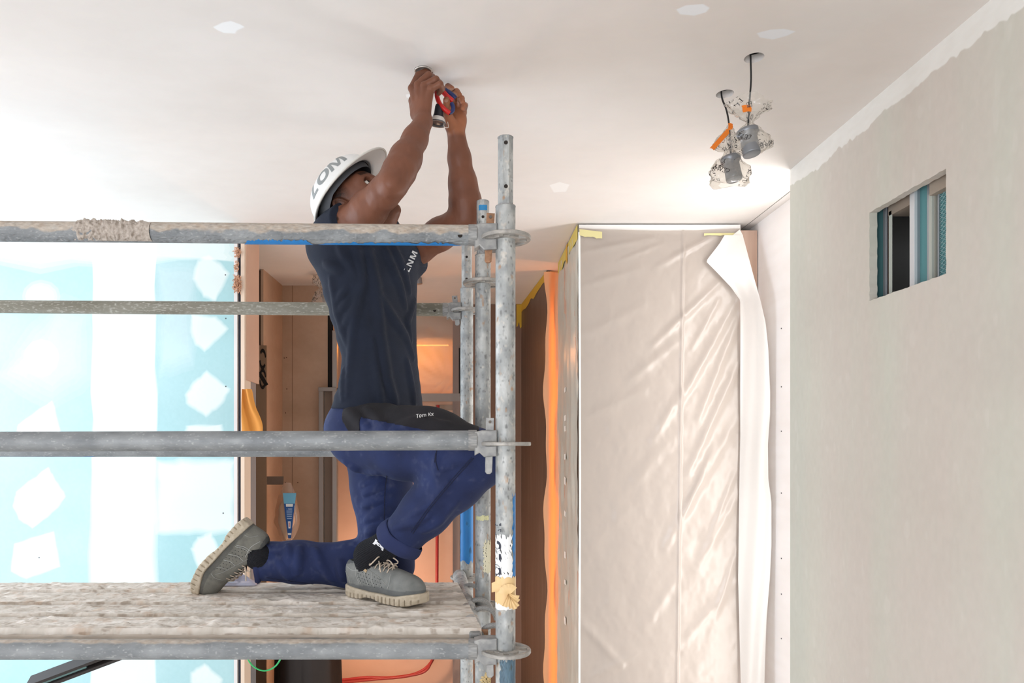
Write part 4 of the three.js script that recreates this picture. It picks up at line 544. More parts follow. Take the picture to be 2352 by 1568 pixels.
const grad = (f, p) => { const e = .002, g = V(f(p.x + e, p.y, p.z) - f(p.x - e, p.y, p.z), f(p.x, p.y + e, p.z) - f(p.x, p.y - e, p.z), f(p.x, p.y, p.z + e) - f(p.x, p.y, p.z - e)); return g.normalize(); };
function folds(f, lines) {                                         // raised cloth folds: slim capsules laid along the surface
  const out = []; for (const [r, ...pts] of lines) { const q = []; for (let i = 0; i < pts.length - 1; i++) for (let s = 0; s < 6; s++) { const p = onSurface(mix(pts[i][0], pts[i + 1][0], s / 6), mix(pts[i][1], pts[i + 1][1], s / 6), f); if (p) q.push(p); } for (let i = 0; i < q.length - 1; i++) { const t0 = i / (q.length - 1), t1 = (i + 1) / (q.length - 1), w = t => r * (.35 + .65 * Math.sin(Math.PI * clamp(t, .04, .96))); if (q[i].distanceTo(q[i + 1]) < .06) out.push(cap(q[i], q[i + 1], w(t0), w(t1))); } } return out;
}
function decal(name, polys, f, mat, parent, off = .0012, label, sub = 1) {   // flat print or patch lying on a modelled surface, outlines as photographed
  const gs = []; for (const poly of polys) { const s = poly.isShape ? poly : new THREE.Shape(poly.map(p => new THREE.Vector2(p[0], -p[1]))); let g = new THREE.ShapeGeometry(s, 6); const p = g.attributes.position; let ok = true; for (let i = 0; i < p.count; i++) { const q = onSurface(p.getX(i), -p.getY(i), f); if (!q) { ok = false; break; } q.addScaledVector(grad(f, q), off); p.setXYZ(i, q.x, q.y, q.z); } if (ok) { g.computeVertexNormals(); gs.push(g); } }
  return gs.length ? wpart(name, merge(gs), mat, parent, label) : null;
}
function seam(pts, f, r, n = 40, lift = 0) { const q = []; const c = new THREE.CatmullRomCurve3(pts.map(p => V(p[0], p[1], 0))); for (let i = 0; i <= n; i++) { const s = c.getPoint(i / n), p = onSurface(s.x, s.y, f); if (p) { if (lift) p.addScaledVector(grad(f, p), lift); q.push(p); } } return q.length > 2 ? wire(q, r, q.length * 2, 5) : null; }

// joints, read from the photograph
const SR = P(785, 545, 2.08), ER = P(904, 420, 1.87), WR = P(973, 279, 1.995), SL = P(925, 590, 2.34), EL = P(1073, 500, 2.2), WL = P(1048, 308, 2.15);
const HR = P(845, 1002, 2.10), KR = P(1093, 1054, 1.93), AR = P(905, 1250, 2.03), HL = P(862, 1010, 2.28), KL = P(898, 1298, 2.2), AL = P(596, 1288, 2.165);
const person = thing('person', 'kneeling worker in navy T-shirt and work trousers, both arms raised to the ceiling', 'person', [-.3, DY, -2.15]);

// head: local x forward, y up, z towards the camera
const HO = P(815, 473, 2.10), HS = 1.03, HQ = new THREE.Quaternion().setFromAxisAngle(V(0, 0, 1), 43 * Math.PI / 180).multiply(new THREE.Quaternion().setFromAxisAngle(V(0, 1, 0), -.32));
const HM = new THREE.Matrix4().compose(HO, HQ, V(HS, HS, HS)), HI = HM.clone().invert(), H = (x, y, z) => V(x, y, z).applyMatrix4(HM);
const headPrims = [
  ell(V(-.008, .022, 0), .092, .088, .075), ell(V(.030, -.030, 0), .066, .082, .060), ell(V(.052, .012, 0), .048, .05, .062),
  cap(V(.066, -.098, 0), V(.080, -.098, 0), .022, .018), cap(V(.0, -.062, .050), V(.066, -.097, .016), .018, .016), cap(V(.0, -.062, -.050), V(.066, -.097, -.016), .018, .016),
  cap(V(.078, .028, .018), V(.070, .026, .046), .012, .012), cap(V(.078, .028, -.018), V(.070, .026, -.046), .012, .012),
  cap(V(.092, .010, 0), V(.112, -.026, 0), .008, .013), { ...ell(V(.104, -.032, .013), .011, .009, .009), k: .008 }, { ...ell(V(.104, -.032, -.013), .011, .009, .009), k: .008 },
  { ...ell(V(.094, -.055, 0), .013, .009, .024), k: .008 }, { ...ell(V(.092, -.068, 0), .012, .009, .020), k: .008 },
  cap(V(.062, -.012, .044), V(.05, -.02, .052), .016, .014), cap(V(.062, -.012, -.044), V(.05, -.02, -.052), .016, .014),
];
const headBlend = blend(headPrims, .018);
const earQ = new THREE.Quaternion().setFromEuler(new THREE.Euler(.12, .38, .18));
const earParts = s => { const q = s > 0 ? earQ : new THREE.Quaternion().setFromEuler(new THREE.Euler(-.12, -.38, .18)); return { out: ell(V(-.010, -.006, s * .081), .0215, .034, .0115, q), cut: ell(V(-.006, -.003, s * .089), .0135, .024, .009, q), concha: ell(V(-.002, -.010, s * .082), .0075, .010, .008), lobe: ell(V(-.004, -.036, s * .078), .010, .011, .007) }; };
const ears = [earParts(1), earParts(-1)];
const eyeC = [V(.074, .003, .032), V(.074, .003, -.032)];
function headLocal(x, y, z) {
  let d = headBlend(x, y, z);
  for (const c of eyeC) { d = smax(d, -(hyp(x - c.x - .012, (y - c.y) * 1.25, z - c.z) - .0165), .01); d = smin(d, hyp(x - c.x, y - c.y, z - c.z) - .0115, .004); }
  if (Math.abs(z) > .055) for (const e of ears) { let q = smin(e.out.f(x, y, z), e.lobe.f(x, y, z), .008); q = smax(q, -e.cut.f(x, y, z), .004); q = smax(q, -e.concha.f(x, y, z), .004); d = smin(d, q, .006); }
  return d;
}
const _t = V(0, 0, 0);
const headPrim = { c: [HO.x, HO.y, HO.z], R: .16, k: .02, f(x, y, z) { _t.set(x, y, z).applyMatrix4(HI); return headLocal(_t.x, _t.y, _t.z) * HS; } };

// hands: wrist, knuckles, finger joints
const chain = (pts, radii) => pts.slice(0, -1).map((p, i) => ({ ...cap(p, pts[i + 1], radii[i], radii[i + 1]), k: i ? .0025 : .004 }));
const rh = { index: [[946, 203, 2.045], [961, 173, 2.066], [977, 165, 2.083], [989, 164, 2.10]], middle: [[960, 195, 2.025], [984, 173, 2.028], [993, 178, 2.055], [990, 190, 2.078]], ring: [[975, 197, 2.01], [1001, 183, 2.004], [1009, 191, 2.03], [1003, 203, 2.052]], pinky: [[990, 204, 1.998], [1011, 193, 1.99], [1016, 203, 2.008], [1008, 214, 2.03]], thumb: [[958, 262, 2.03], [950, 232, 2.065], [962, 205, 2.09], [976, 188, 2.10]] };
const lh = { index: [[1040, 240, 2.185], [1025, 210, 2.172], [1029, 199, 2.145], [1038, 203, 2.122]], middle: [[1050, 241, 2.182], [1044, 213, 2.168], [1049, 211, 2.14], [1055, 218, 2.12]], ring: [[1059, 247, 2.172], [1057, 226, 2.155], [1060, 227, 2.13], [1063, 235, 2.112]], pinky: [[1064, 258, 2.16], [1068, 242, 2.14], [1067, 243, 2.12], [1063, 250, 2.105]], thumb: [[1036, 288, 2.13], [1028, 264, 2.105], [1027, 246, 2.095], [1025, 230, 2.088]] };
const J = a => a.map(p => P(...p));
const armPrims = [], handPrims = [];
for (const [h, w] of [[rh, WR], [lh, WL]]) {
  const right = h === rh; for (const n of ['index', 'middle', 'ring', 'pinky']) { const q = J(h[n]), s = n === 'pinky' ? .86 : n === 'middle' ? 1.04 : 1; handPrims.push({ ...cap(w.clone().lerp(q[0], .18), q[0], .0165, .0108 * s), k: .008 }, ...chain(q, [.0112 * s, .0108 * s, .0098 * s, .0082 * s]), { ...ell(q[0], .0118, .0118, .0118), k: .003 }); }
  const t = J(h.thumb); handPrims.push({ ...cap(w.clone().lerp(t[0], .4), t[0], .018, .02), k: .014 }, ...chain(t, [.020, .0155, .0135, .0102]));
  if (!right) handPrims.push({ ...ell(P(1046, 277, 2.145), .030, .034, .020), k: .016 }, { ...ell(P(1058, 275, 2.15), .016, .034, .016), k: .014 }); else handPrims.push({ ...ell(P(966, 235, 2.03), .026, .040, .012), k: .012 });
}
const limb = (a, b, stops, k = .02) => { const o = []; for (let i = 0; i < stops.length - 1; i++) o.push({ ...cap(a.clone().lerp(b, stops[i][0]), a.clone().lerp(b, stops[i + 1][0]), stops[i][1], stops[i + 1][1]), k }); return o; };
armPrims.push(...limb(SR, ER, [[-.1, .05], [.25, .054], [.55, .051], [.85, .042], [1, .039]]), ...limb(ER, WR, [[0, .038], [.18, .0435], [.38, .043], [.7, .034], [1.0, .0275]]), ...limb(SL, EL, [[-.1, .05], [.25, .052], [.6, .051], [.9, .046], [1, .045]]), ...limb(EL, WL, [[0, .044], [.2, .049], [.42, .043], [.72, .034], [1.0, .0285]]));
armPrims.push(ell(ER.clone().add(V(-.006, -.012, .014)), .030, .030, .034));
const neckTop = H(-.035, -.06, 0), neckBase = P(842, 560, 2.2);
const trunk = [cap(neckTop, neckBase, .062, .068), { ...cap(H(.03, -.10, 0), P(880, 560, 2.19), .034, .05), k: .03 }, cap(SR, SL, .05, .05), cap(neckBase, P(866, 760, 2.2), .085, .075)].map(p => ({ k: .03, ...p }));
const skinF0 = blend([...trunk, ...armPrims, ...handPrims, headPrim], .012);
const skinF = (x, y, z) => skinF0(x, y, z) + (y > EYE + .5 ? .0012 * (vnoise(x * 90, y * 60, z * 90) - .5) : 0);
{ // arms, hands, neck and head come finely, the covered rest coarsely, from one field
  const yw = EYE + .925, gA = nets(skinF, [-.56, Yp(840, 2.2), -2.46], [.13, yw + .004, -1.78], .0036), gB = nets(skinF, [-.26, yw, -2.26], [.06, CEIL - .001, -1.92], .0021), gC = nets(skinF, [HO.x - .06, HO.y - .12, -2.06], [HO.x + .17, HO.y + .13, -1.96], .0022), g = mergeGeometries([gA, gB, gC]);
  const base = lin(0x7b4f3c), dark = lin(0x5b392c), palm = lin(0xa5694a), hair = lin(0x17100d), lip = lin(0x6d3a30);
  paint(g, (x, y, z, nx, ny, nz) => {
    const n = fbm(x * 22, y * 22, z * 22, 3); let c = mixc(base, dark, clamp((n - .35) * 1.1)); const w = P(1046, 260, 2.15), dl = hyp(x - w.x, y - w.y, z - w.z);
    if (dl < .09 && nz > .1) c = mixc(c, palm, sstep(.1, .6, nz) * sstep(.09, .07, dl) * .85);
    _t.set(x, y, z).applyMatrix4(HI); const hx = _t.x, hy = _t.y, hz = _t.z; if (hyp(hx, hy - .02, hz) < .15) {
      const line = .052 + .3 * Math.max(0, hx - .03), tem = hx < .035 ? sstep(-.03, .02, hy - (hx > -.03 ? .012 : -.05)) : sstep(0, .012, hy - line); const st = vnoise(hx * 500, hy * 500, hz * 500);
      if (Math.abs(hz) > .05 || hy > .05 || hx < -.02) { const e = hx < .04 && hx > -.1 ? tem * sstep(.042, .012, hx) : hy > line ? 1 : 0; c = mixc(c, hair, clamp(e * (.45 + .75 * st))); }
      if (hx > .085 && Math.abs(hz) < .024 && hy < -.047 && hy > -.078) c = mixc(c, lip, .7);
      if (hx > .06 && hy > .026 && hy < .037 && Math.abs(hz) > .014 && Math.abs(hz) < .052) c = mixc(c, hair, .75);
      const beard = hx < .09 && hy < -.05 ? sstep(-.05, -.08, hy) * .25 * st : 0; c = mixc(c, hair, beard);
    } return c; });
  wpart('body', g, phys(0xffffff, .48, { vertexColors: true, specularIntensity: .6, bumpMap: tex(256, 256, grey((u, v) => fbm(u * 60, v * 60, 3, 3, 60, 60)), { srgb: false, repeat: [8, 8] }), bumpScale: .0002 }), person, 'dark brown skin, head tilted back, both arms raised');
  // eyes
  const white = std(0xd9d2c8, .25), iris = std(0x1f120c, .15);
  for (const c of eyeC) { const p = H(c.x, c.y, c.z), e = new THREE.SphereGeometry(.0128 * HS, 20, 16); e.scale(1, 1, 1); e.translate(p.x, p.y, p.z); const m = wpart('eye', e, white, person); const look = V(.7, .55, c.z > 0 ? .25 : .1).normalize(), ii = new THREE.SphereGeometry(.0066 * HS, 16, 12); const q = V(look.x, look.y, look.z).applyQuaternion(new THREE.Quaternion()); const w = p.clone().add(V(.62, .66, .42).normalize().multiplyScalar(.0075 * HS)); ii.translate(w.x, w.y, w.z); wpart('iris', ii, iris, m);
    const lid = new THREE.SphereGeometry(.0138 * HS, 20, 10, 0, Math.PI * 2, 0, 1.0); lid.rotateZ(-.25); lid.applyQuaternion(HQ); lid.translate(p.x, p.y, p.z); wpart('eyelid', lid, std(0x5b392c, .5), m); const lo = new THREE.SphereGeometry(.0136 * HS, 20, 10, 0, Math.PI * 2, 0, .95); lo.rotateZ(Math.PI + .3); lo.applyQuaternion(HQ); lo.translate(p.x, p.y, p.z); wpart('eyelid', lo, std(0x5b392c, .5), m); }
  // finger nails that face the camera
  const nailM = std(0xa87a64, .35); for (const [a, b] of [[lh.index[3], lh.index[2]], [lh.thumb[3], lh.thumb[2]]]) { const p = P(...a), d = P(...a).sub(P(...b)).normalize(), g2 = new THREE.SphereGeometry(.0062, 14, 10); g2.scale(1, .85, .3); const q = onSurface(a[0], a[1] + 1, skinF); if (q) { g2.translate(q.x, q.y, q.z - .001); wpart('nail', g2, nailM, person); } }
}
// clothes
const fabricBump = tex(256, 256, grey((u, v) => .5 + .25 * Math.sin(u * 256 * .8 + v * 256 * .8) + .4 * (fbm(u * 40, v * 40, 3, 3, 40, 40) - .5)), { srgb: false, repeat: [9, 9] });
const shirtMat = phys(0xffffff, .95, { vertexColors: true, bumpMap: fabricBump, bumpScale: .0006, sheen: .12, sheenRoughness: .8, sheenColor: new THREE.Color(.2, .25, .35) });
const rows = [[520, 748, 955], [545, 742, 960], [570, 735, 963], [600, 737, 960], [640, 741, 957], [680, 751, 956], [730, 765, 955], [780, 779, 955], [830, 791, 959], [860, 789, 963], [890, 784, 966], [920, 775, 969], [950, 766, 974]].map(([y, l, r]) => ({ y: Yp(y, 2.2), c: X((l + r) / 2, 2.2), w: (r - l) / 2 / F * 2.2 })).reverse();
const fwd = V(.85, 0, .52), lft = V(.52, 0, -.85);
function torsoF(x, y, z) {
  const yc = clamp(y, rows[0].y, rows[rows.length - 1].y); let i = 0; while (i < rows.length - 2 && rows[i + 1].y < yc) i++; const t = (yc - rows[i].y) / (rows[i + 1].y - rows[i].y), s = t * t * (3 - 2 * t), c = mix(rows[i].c, rows[i + 1].c, s), w = mix(rows[i].w, rows[i + 1].w, s);
  const dx = x - c, dz = z + 2.2, a = dx * lft.x + dz * lft.z, b = dx * fwd.x + dz * fwd.z, k = w / .149, ra = .192 * k, rb = .122 * k, q = hyp(a / ra, b / rb), qg = hyp(a / (ra * ra), b / (rb * rb)) || 1e-6;
  let d = q * (q - 1) / qg; if (q < .2) d = -rb * .8; return d;
}
const sleeveAxisR = ER.clone().sub(SR).normalize(), sleeveAxisL = EL.clone().sub(SL).normalize();
const sleeveR = cap(SR.clone().addScaledVector(sleeveAxisR, -.06), SR.clone().addScaledVector(sleeveAxisR, .16), .082, .074), sleeveL = cap(SL.clone().addScaledVector(sleeveAxisL, -.06), SL.clone().addScaledVector(sleeveAxisL, .16), .080, .070);
const yoke = blend([cap(SR, P(842, 530, 2.2), .075, .085), cap(SL, P(842, 530, 2.2), .075, .085), { ...cap(P(835, 555, 2.2), P(850, 600, 2.2), .10, .11), k: .05 }], .05);
const slR = .072, slL = .045;
function shirt0(x, y, z) {
  let d = torsoF(x, y, z); const bot = Yp(941 + 4 * Math.sin(x * 30), 2.2) - y; d = smax(d, y - Yp(548, 2.2), .05); d = smin(d, yoke(x, y, z), .05);
  const pr = (x - SR.x) * sleeveAxisR.x + (y - SR.y) * sleeveAxisR.y + (z - SR.z) * sleeveAxisR.z, pl = (x - SL.x) * sleeveAxisL.x + (y - SL.y) * sleeveAxisL.y + (z - SL.z) * sleeveAxisL.z;
  d = smin(d, smax(sleeveR.f(x, y, z), pr - slR, .006), .03); d = smin(d, smax(sleeveL.f(x, y, z), pl - slL, .006), .03); d = smax(d, bot, .006);
  d = smax(d, -(hyp(x - neckTop.x, y - neckTop.y, z - neckTop.z) - .07), .01); return d;
}
const shirtFolds = blend(folds(shirt0, [[.009, [846, 568], [866, 656], [876, 772], [892, 872], [912, 932]], [.008, [836, 636], [822, 689], [813, 726], [806, 805], [796, 928]], [.008, [886, 572], [919, 656], [934, 715]], [.007, [953, 689], [936, 739], [946, 790]], [.007, [866, 666], [905, 730], [932, 772], [952, 830]], [.007, [748, 606], [790, 622]], [.006, [795, 664], [764, 706]], [.006, [802, 690], [768, 728]], [.006, [812, 712], [778, 768]], [.007, [905, 566], [928, 620], [944, 680]], [.006, [790, 850], [786, 930]], [.006, [855, 780], [868, 880], [878, 935]], [.006, [935, 830], [948, 900], [952, 935]], [.006, [780, 566], [800, 600], [822, 640]], [.006, [818, 566], [828, 610], [832, 650]], [.006, [760, 640], [775, 720], [800, 800]]]), .012);
const shirtF = (x, y, z) => smin(shirt0(x, y, z), shirtFolds(x, y, z), .017) + .0045 * (fbm(x * 16, y * 9, z * 16, 3) - .5);
{ const g = nets(shirtF, [-.56, Yp(960, 2.2), -2.56], [.02, Yp(440, 2.05), -1.9], .0045); const a = lin(0x121826), b = lin(0x1a2336);
  paint(g, (x, y, z) => { const n = fbm(x * 30, y * 30, z * 30, 3), w = fbm(x * 6, y * 6, z * 6, 3); return mixc(a, b, clamp(n * .5 + (w - .3) * .9)); }); wpart('shirt', g, shirtMat, person, 'navy blue short-sleeved T-shirt');
  // chest print
  const sh = font.generateShapes('LNM', 19); const g2 = new THREE.ShapeGeometry(sh, 4), p = g2.attributes.position; let ok = true; for (let i = 0; i < p.count; i++) { const u = p.getX(i), v = p.getY(i), px = 938 + u * .36 - v * .62, py = 627 - u * .82 - v * .30, q = onSurface(px, py, shirtF); if (!q) { ok = false; break; } q.addScaledVector(grad(shirtF, q), .0015); p.setXYZ(i, q.x, q.y, q.z); } if (ok) { g2.computeVertexNormals(); wpart('chest_print', g2, std(0xd4d8dc, .7, { side: THREE.DoubleSide }), person, 'grey letters on the chest'); } }
// trousers
const pelvis = [ell(P(850, 978, 2.19), .125, .10, .165), ell(P(812, 985, 2.20), .085, .095, .15)];
const legR = [{ ...ell(P(972, 996, 2.0), .125, .079, .078), k: .03 }, ...limb(HR, KR, [[-.05, .105], [.35, .103], [.75, .093], [1, .082]], .03), ...limb(KR, AR, [[0, .082], [.25, .080], [.6, .069], [.93, .062]], .03)], legL = [...limb(HL, KL, [[-.05, .11], [.4, .097], [.8, .087], [1, .070]], .03), ...limb(KL, AL, [[0, .070], [.3, .070], [.7, .064], [1.0, .062]], .03)];
const axR = AR.clone().sub(KR).normalize(), axL = AL.clone().sub(KL).normalize(), cutR = AR.clone().addScaledVector(axR, -.018), cutL = AL.clone().addScaledVector(axL, .004);
const legRF = blend(legR, .03), legLF = blend(legL, .03), pelF = blend(pelvis, .03);
function trouser0(x, y, z) {
  const pr = (x - cutR.x) * axR.x + (y - cutR.y) * axR.y + (z - cutR.z) * axR.z, pl = (x - cutL.x) * axL.x + (y - cutL.y) * axL.y + (z - cutL.z) * axL.z;
  let dr = legRF(x, y, z), dl = legLF(x, y, z); if (pr > -.05 && x < KR.x - .02 && y < Yp(1120, 2.0)) dr = smax(dr, pr, .004); if (pl > -.05) dl = smax(dl, pl, .004);
  let d = smin(smin(dr, pelF(x, y, z), .04), dl, .012); d = smax(d, y - Yp(930, 2.2), .01); return smax(d, DY + .004 - y, .004);
}
const trouserFolds = blend(folds(trouser0, [[.009, [632, 1277], [650, 1305], [668, 1332]], [.010, [722, 1260], [736, 1300], [768, 1338]], [.008, [688, 1257], [682, 1328]], [.007, [660, 1252], [668, 1300]], [.009, [1010, 1078], [1050, 1056], [1095, 1044]], [.008, [1022, 1064], [1060, 1044], [1085, 1040]], [.007, [1004, 1086], [1003, 1050]], [.008, [831, 1113], [862, 1102], [893, 1094]], [.008, [836, 1134], [868, 1118], [893, 1108]], [.008, [834, 1162], [866, 1148], [890, 1138]], [.008, [840, 1194], [868, 1180], [890, 1166]], [.007, [842, 1222], [868, 1212]], [.010, [795, 1062], [830, 1080], [875, 1086]], [.008, [800, 945], [830, 970], [850, 985]], [.008, [845, 940], [870, 965], [892, 985]], [.008, [900, 985], [960, 968], [1040, 975]], [.007, [940, 1190], [985, 1160], [1040, 1100]], [.007, [905, 1210], [950, 1200], [990, 1180]], [.006, [1050, 1150], [1010, 1195], [965, 1225]], [.008, [780, 1290], [790, 1340]]]), .012);
const trouserF = (x, y, z) => smax(smin(trouser0(x, y, z), trouserFolds(x, y, z), .018) + .006 * (fbm(x * 13, y * 13, z * 13, 3) - .5), DY + .003 - y, .003);
const denim = lin(0x182246), denim2 = lin(0x263564), dustc = lin(0x6c7088);
{ const g = nets(trouserF, [-.72, DY - .005, -2.52], [.16, Yp(915, 2.2), -1.8], .0045);
  paint(g, (x, y, z) => { const n = fbm(x * 26, y * 26, z * 26, 3), w = fbm(x * 7, y * 7, z * 7, 3), s = fbm(x * 70 + 7, y * 60, z * 70, 3) * .6 + .4 * w; return mixc(mixc(denim, denim2, clamp((w - .3) * 1.4 + (n - .5) * .6)), dustc, clamp((s - .56) * 4) * .3); });
  const trM = phys(0xffffff, .92, { vertexColors: true, bumpMap: fabricBump, bumpScale: .00035, sheen: .2, sheenRoughness: .7, sheenColor: new THREE.Color(.25, .3, .5) }); const tr = wpart('trousers', g, trM, person, 'dusty navy work trousers');
  // black reinforcement over hip and thigh
  const inPoly = (pts, x, y) => { let c = false; for (let i = 0, j = pts.length - 1; i < pts.length; j = i++) if ((pts[i][1] > y) !== (pts[j][1] > y) && x < (pts[j][0] - pts[i][0]) * (y - pts[i][1]) / (pts[j][1] - pts[i][1]) + pts[i][0]) c = !c; return c; };
  const regX = [[.0, 0]], panelF = (x, y, z) => { const q = trouserF(x, y, z) - .0022; const line = mix(Yp(962, 2.1), Yp(1012, 1.95), clamp((x - X(840, 2.1)) / (X(1095, 1.95) - X(840, 2.1)))); const hip = x < X(842, 2.1) ? (X(795, 2.1) - x) * .8 + Math.max(0, (Yp(965, 2.1) - y)) * .5 : line - y; return Math.max(q, hip, -2.2 - z + .0, x - X(1100, 1.93)); };
  const gp = nets(panelF, [-.42, Yp(1030, 2.1), -2.3], [.06, Yp(915, 2.2), -1.8], .005); const ka = lin(0x19181d), kb = lin(0x28262b); paint(gp, (x, y, z) => mixc(ka, kb, clamp(fbm(x * 20, y * 20, z * 20, 3) * 1.2 - .1))); wpart('black_panel', gp, phys(0xffffff, .95, { vertexColors: true, bumpMap: fabricBump, bumpScale: .00035 }), tr, 'black reinforcement panel over hip and thigh');
  const stM = std(0x161c38, .9); const sm = [seam([[1088, 1052], [1040, 1105], [990, 1165], [948, 1225]], trouserF, .0016), seam([[1084, 1050], [1036, 1103], [986, 1163], [944, 1222]], trouserF, .0012), seam([[888, 1092], [884, 1130], [882, 1200]], trouserF, .0016), seam([[1003, 1030], [1001, 1060], [1006, 1080]], trouserF, .0018), seam([[612, 1326], [680, 1336], [760, 1346]], trouserF, .0013), seam([[1000, 1040], [998, 1062]], trouserF, .0014)].filter(Boolean); for (const q of sm) wpart('seam', q, stM, tr);
  const g2 = new THREE.ShapeGeometry(font.generateShapes('Tom Kx', 9), 3), p = g2.attributes.position; let ok = true; for (let i = 0; i < p.count; i++) { const q = onSurface(956 + p.getX(i) * .9, 962 - p.getX(i) * .12 - p.getY(i) * .9, trouserF); if (!q) { ok = false; break; } q.addScaledVector(grad(trouserF, q), .0042); p.setXYZ(i, q.x, q.y, q.z); } if (ok) { g2.computeVertexNormals(); wpart('leg_print', g2, std(0xe6e6e6, .7, { side: THREE.DoubleSide }), tr, 'small white lettering on the thigh'); }
  // cuffs: turned-up hem on the front leg, plain hem on the kneeling leg
  const cuff = (c, ax, r, h, flare, name) => { const q = new THREE.Quaternion().setFromUnitVectors(V(0, 1, 0), ax.clone().negate()); const pts = [[r * .93, 0], [r * 1.0, -.002], [r * 1.03 + flare, .006], [r * 1.05 + flare, h * .5], [r * 1.02, h], [r * .97, h + .003]]; const lg = new THREE.LatheGeometry(pts.map(p => new THREE.Vector2(...p)), 48), pp = lg.attributes.position; for (let i = 0; i < pp.count; i++) { const x = pp.getX(i), y = pp.getY(i), z = pp.getZ(i), a = Math.atan2(z, x), s = 1 + .035 * Math.sin(a * 3 + 1) + .02 * Math.sin(a * 7); pp.setXYZ(i, x * s, y + .005 * Math.sin(a * 2), z * s); } lg.computeVertexNormals(); lg.applyQuaternion(q); lg.translate(c.x, c.y, c.z); return wpart(name, lg, std(0x2b3560, .92, { side: THREE.DoubleSide, bumpMap: fabricBump, bumpScale: .00035 }), tr); };
  cuff(cutR.clone().addScaledVector(axR, .010), axR, .0675, .040, .004, 'cuff'); cuff(cutL.clone().addScaledVector(axL, .003), axL, .064, .012, .001, 'cuff');
}
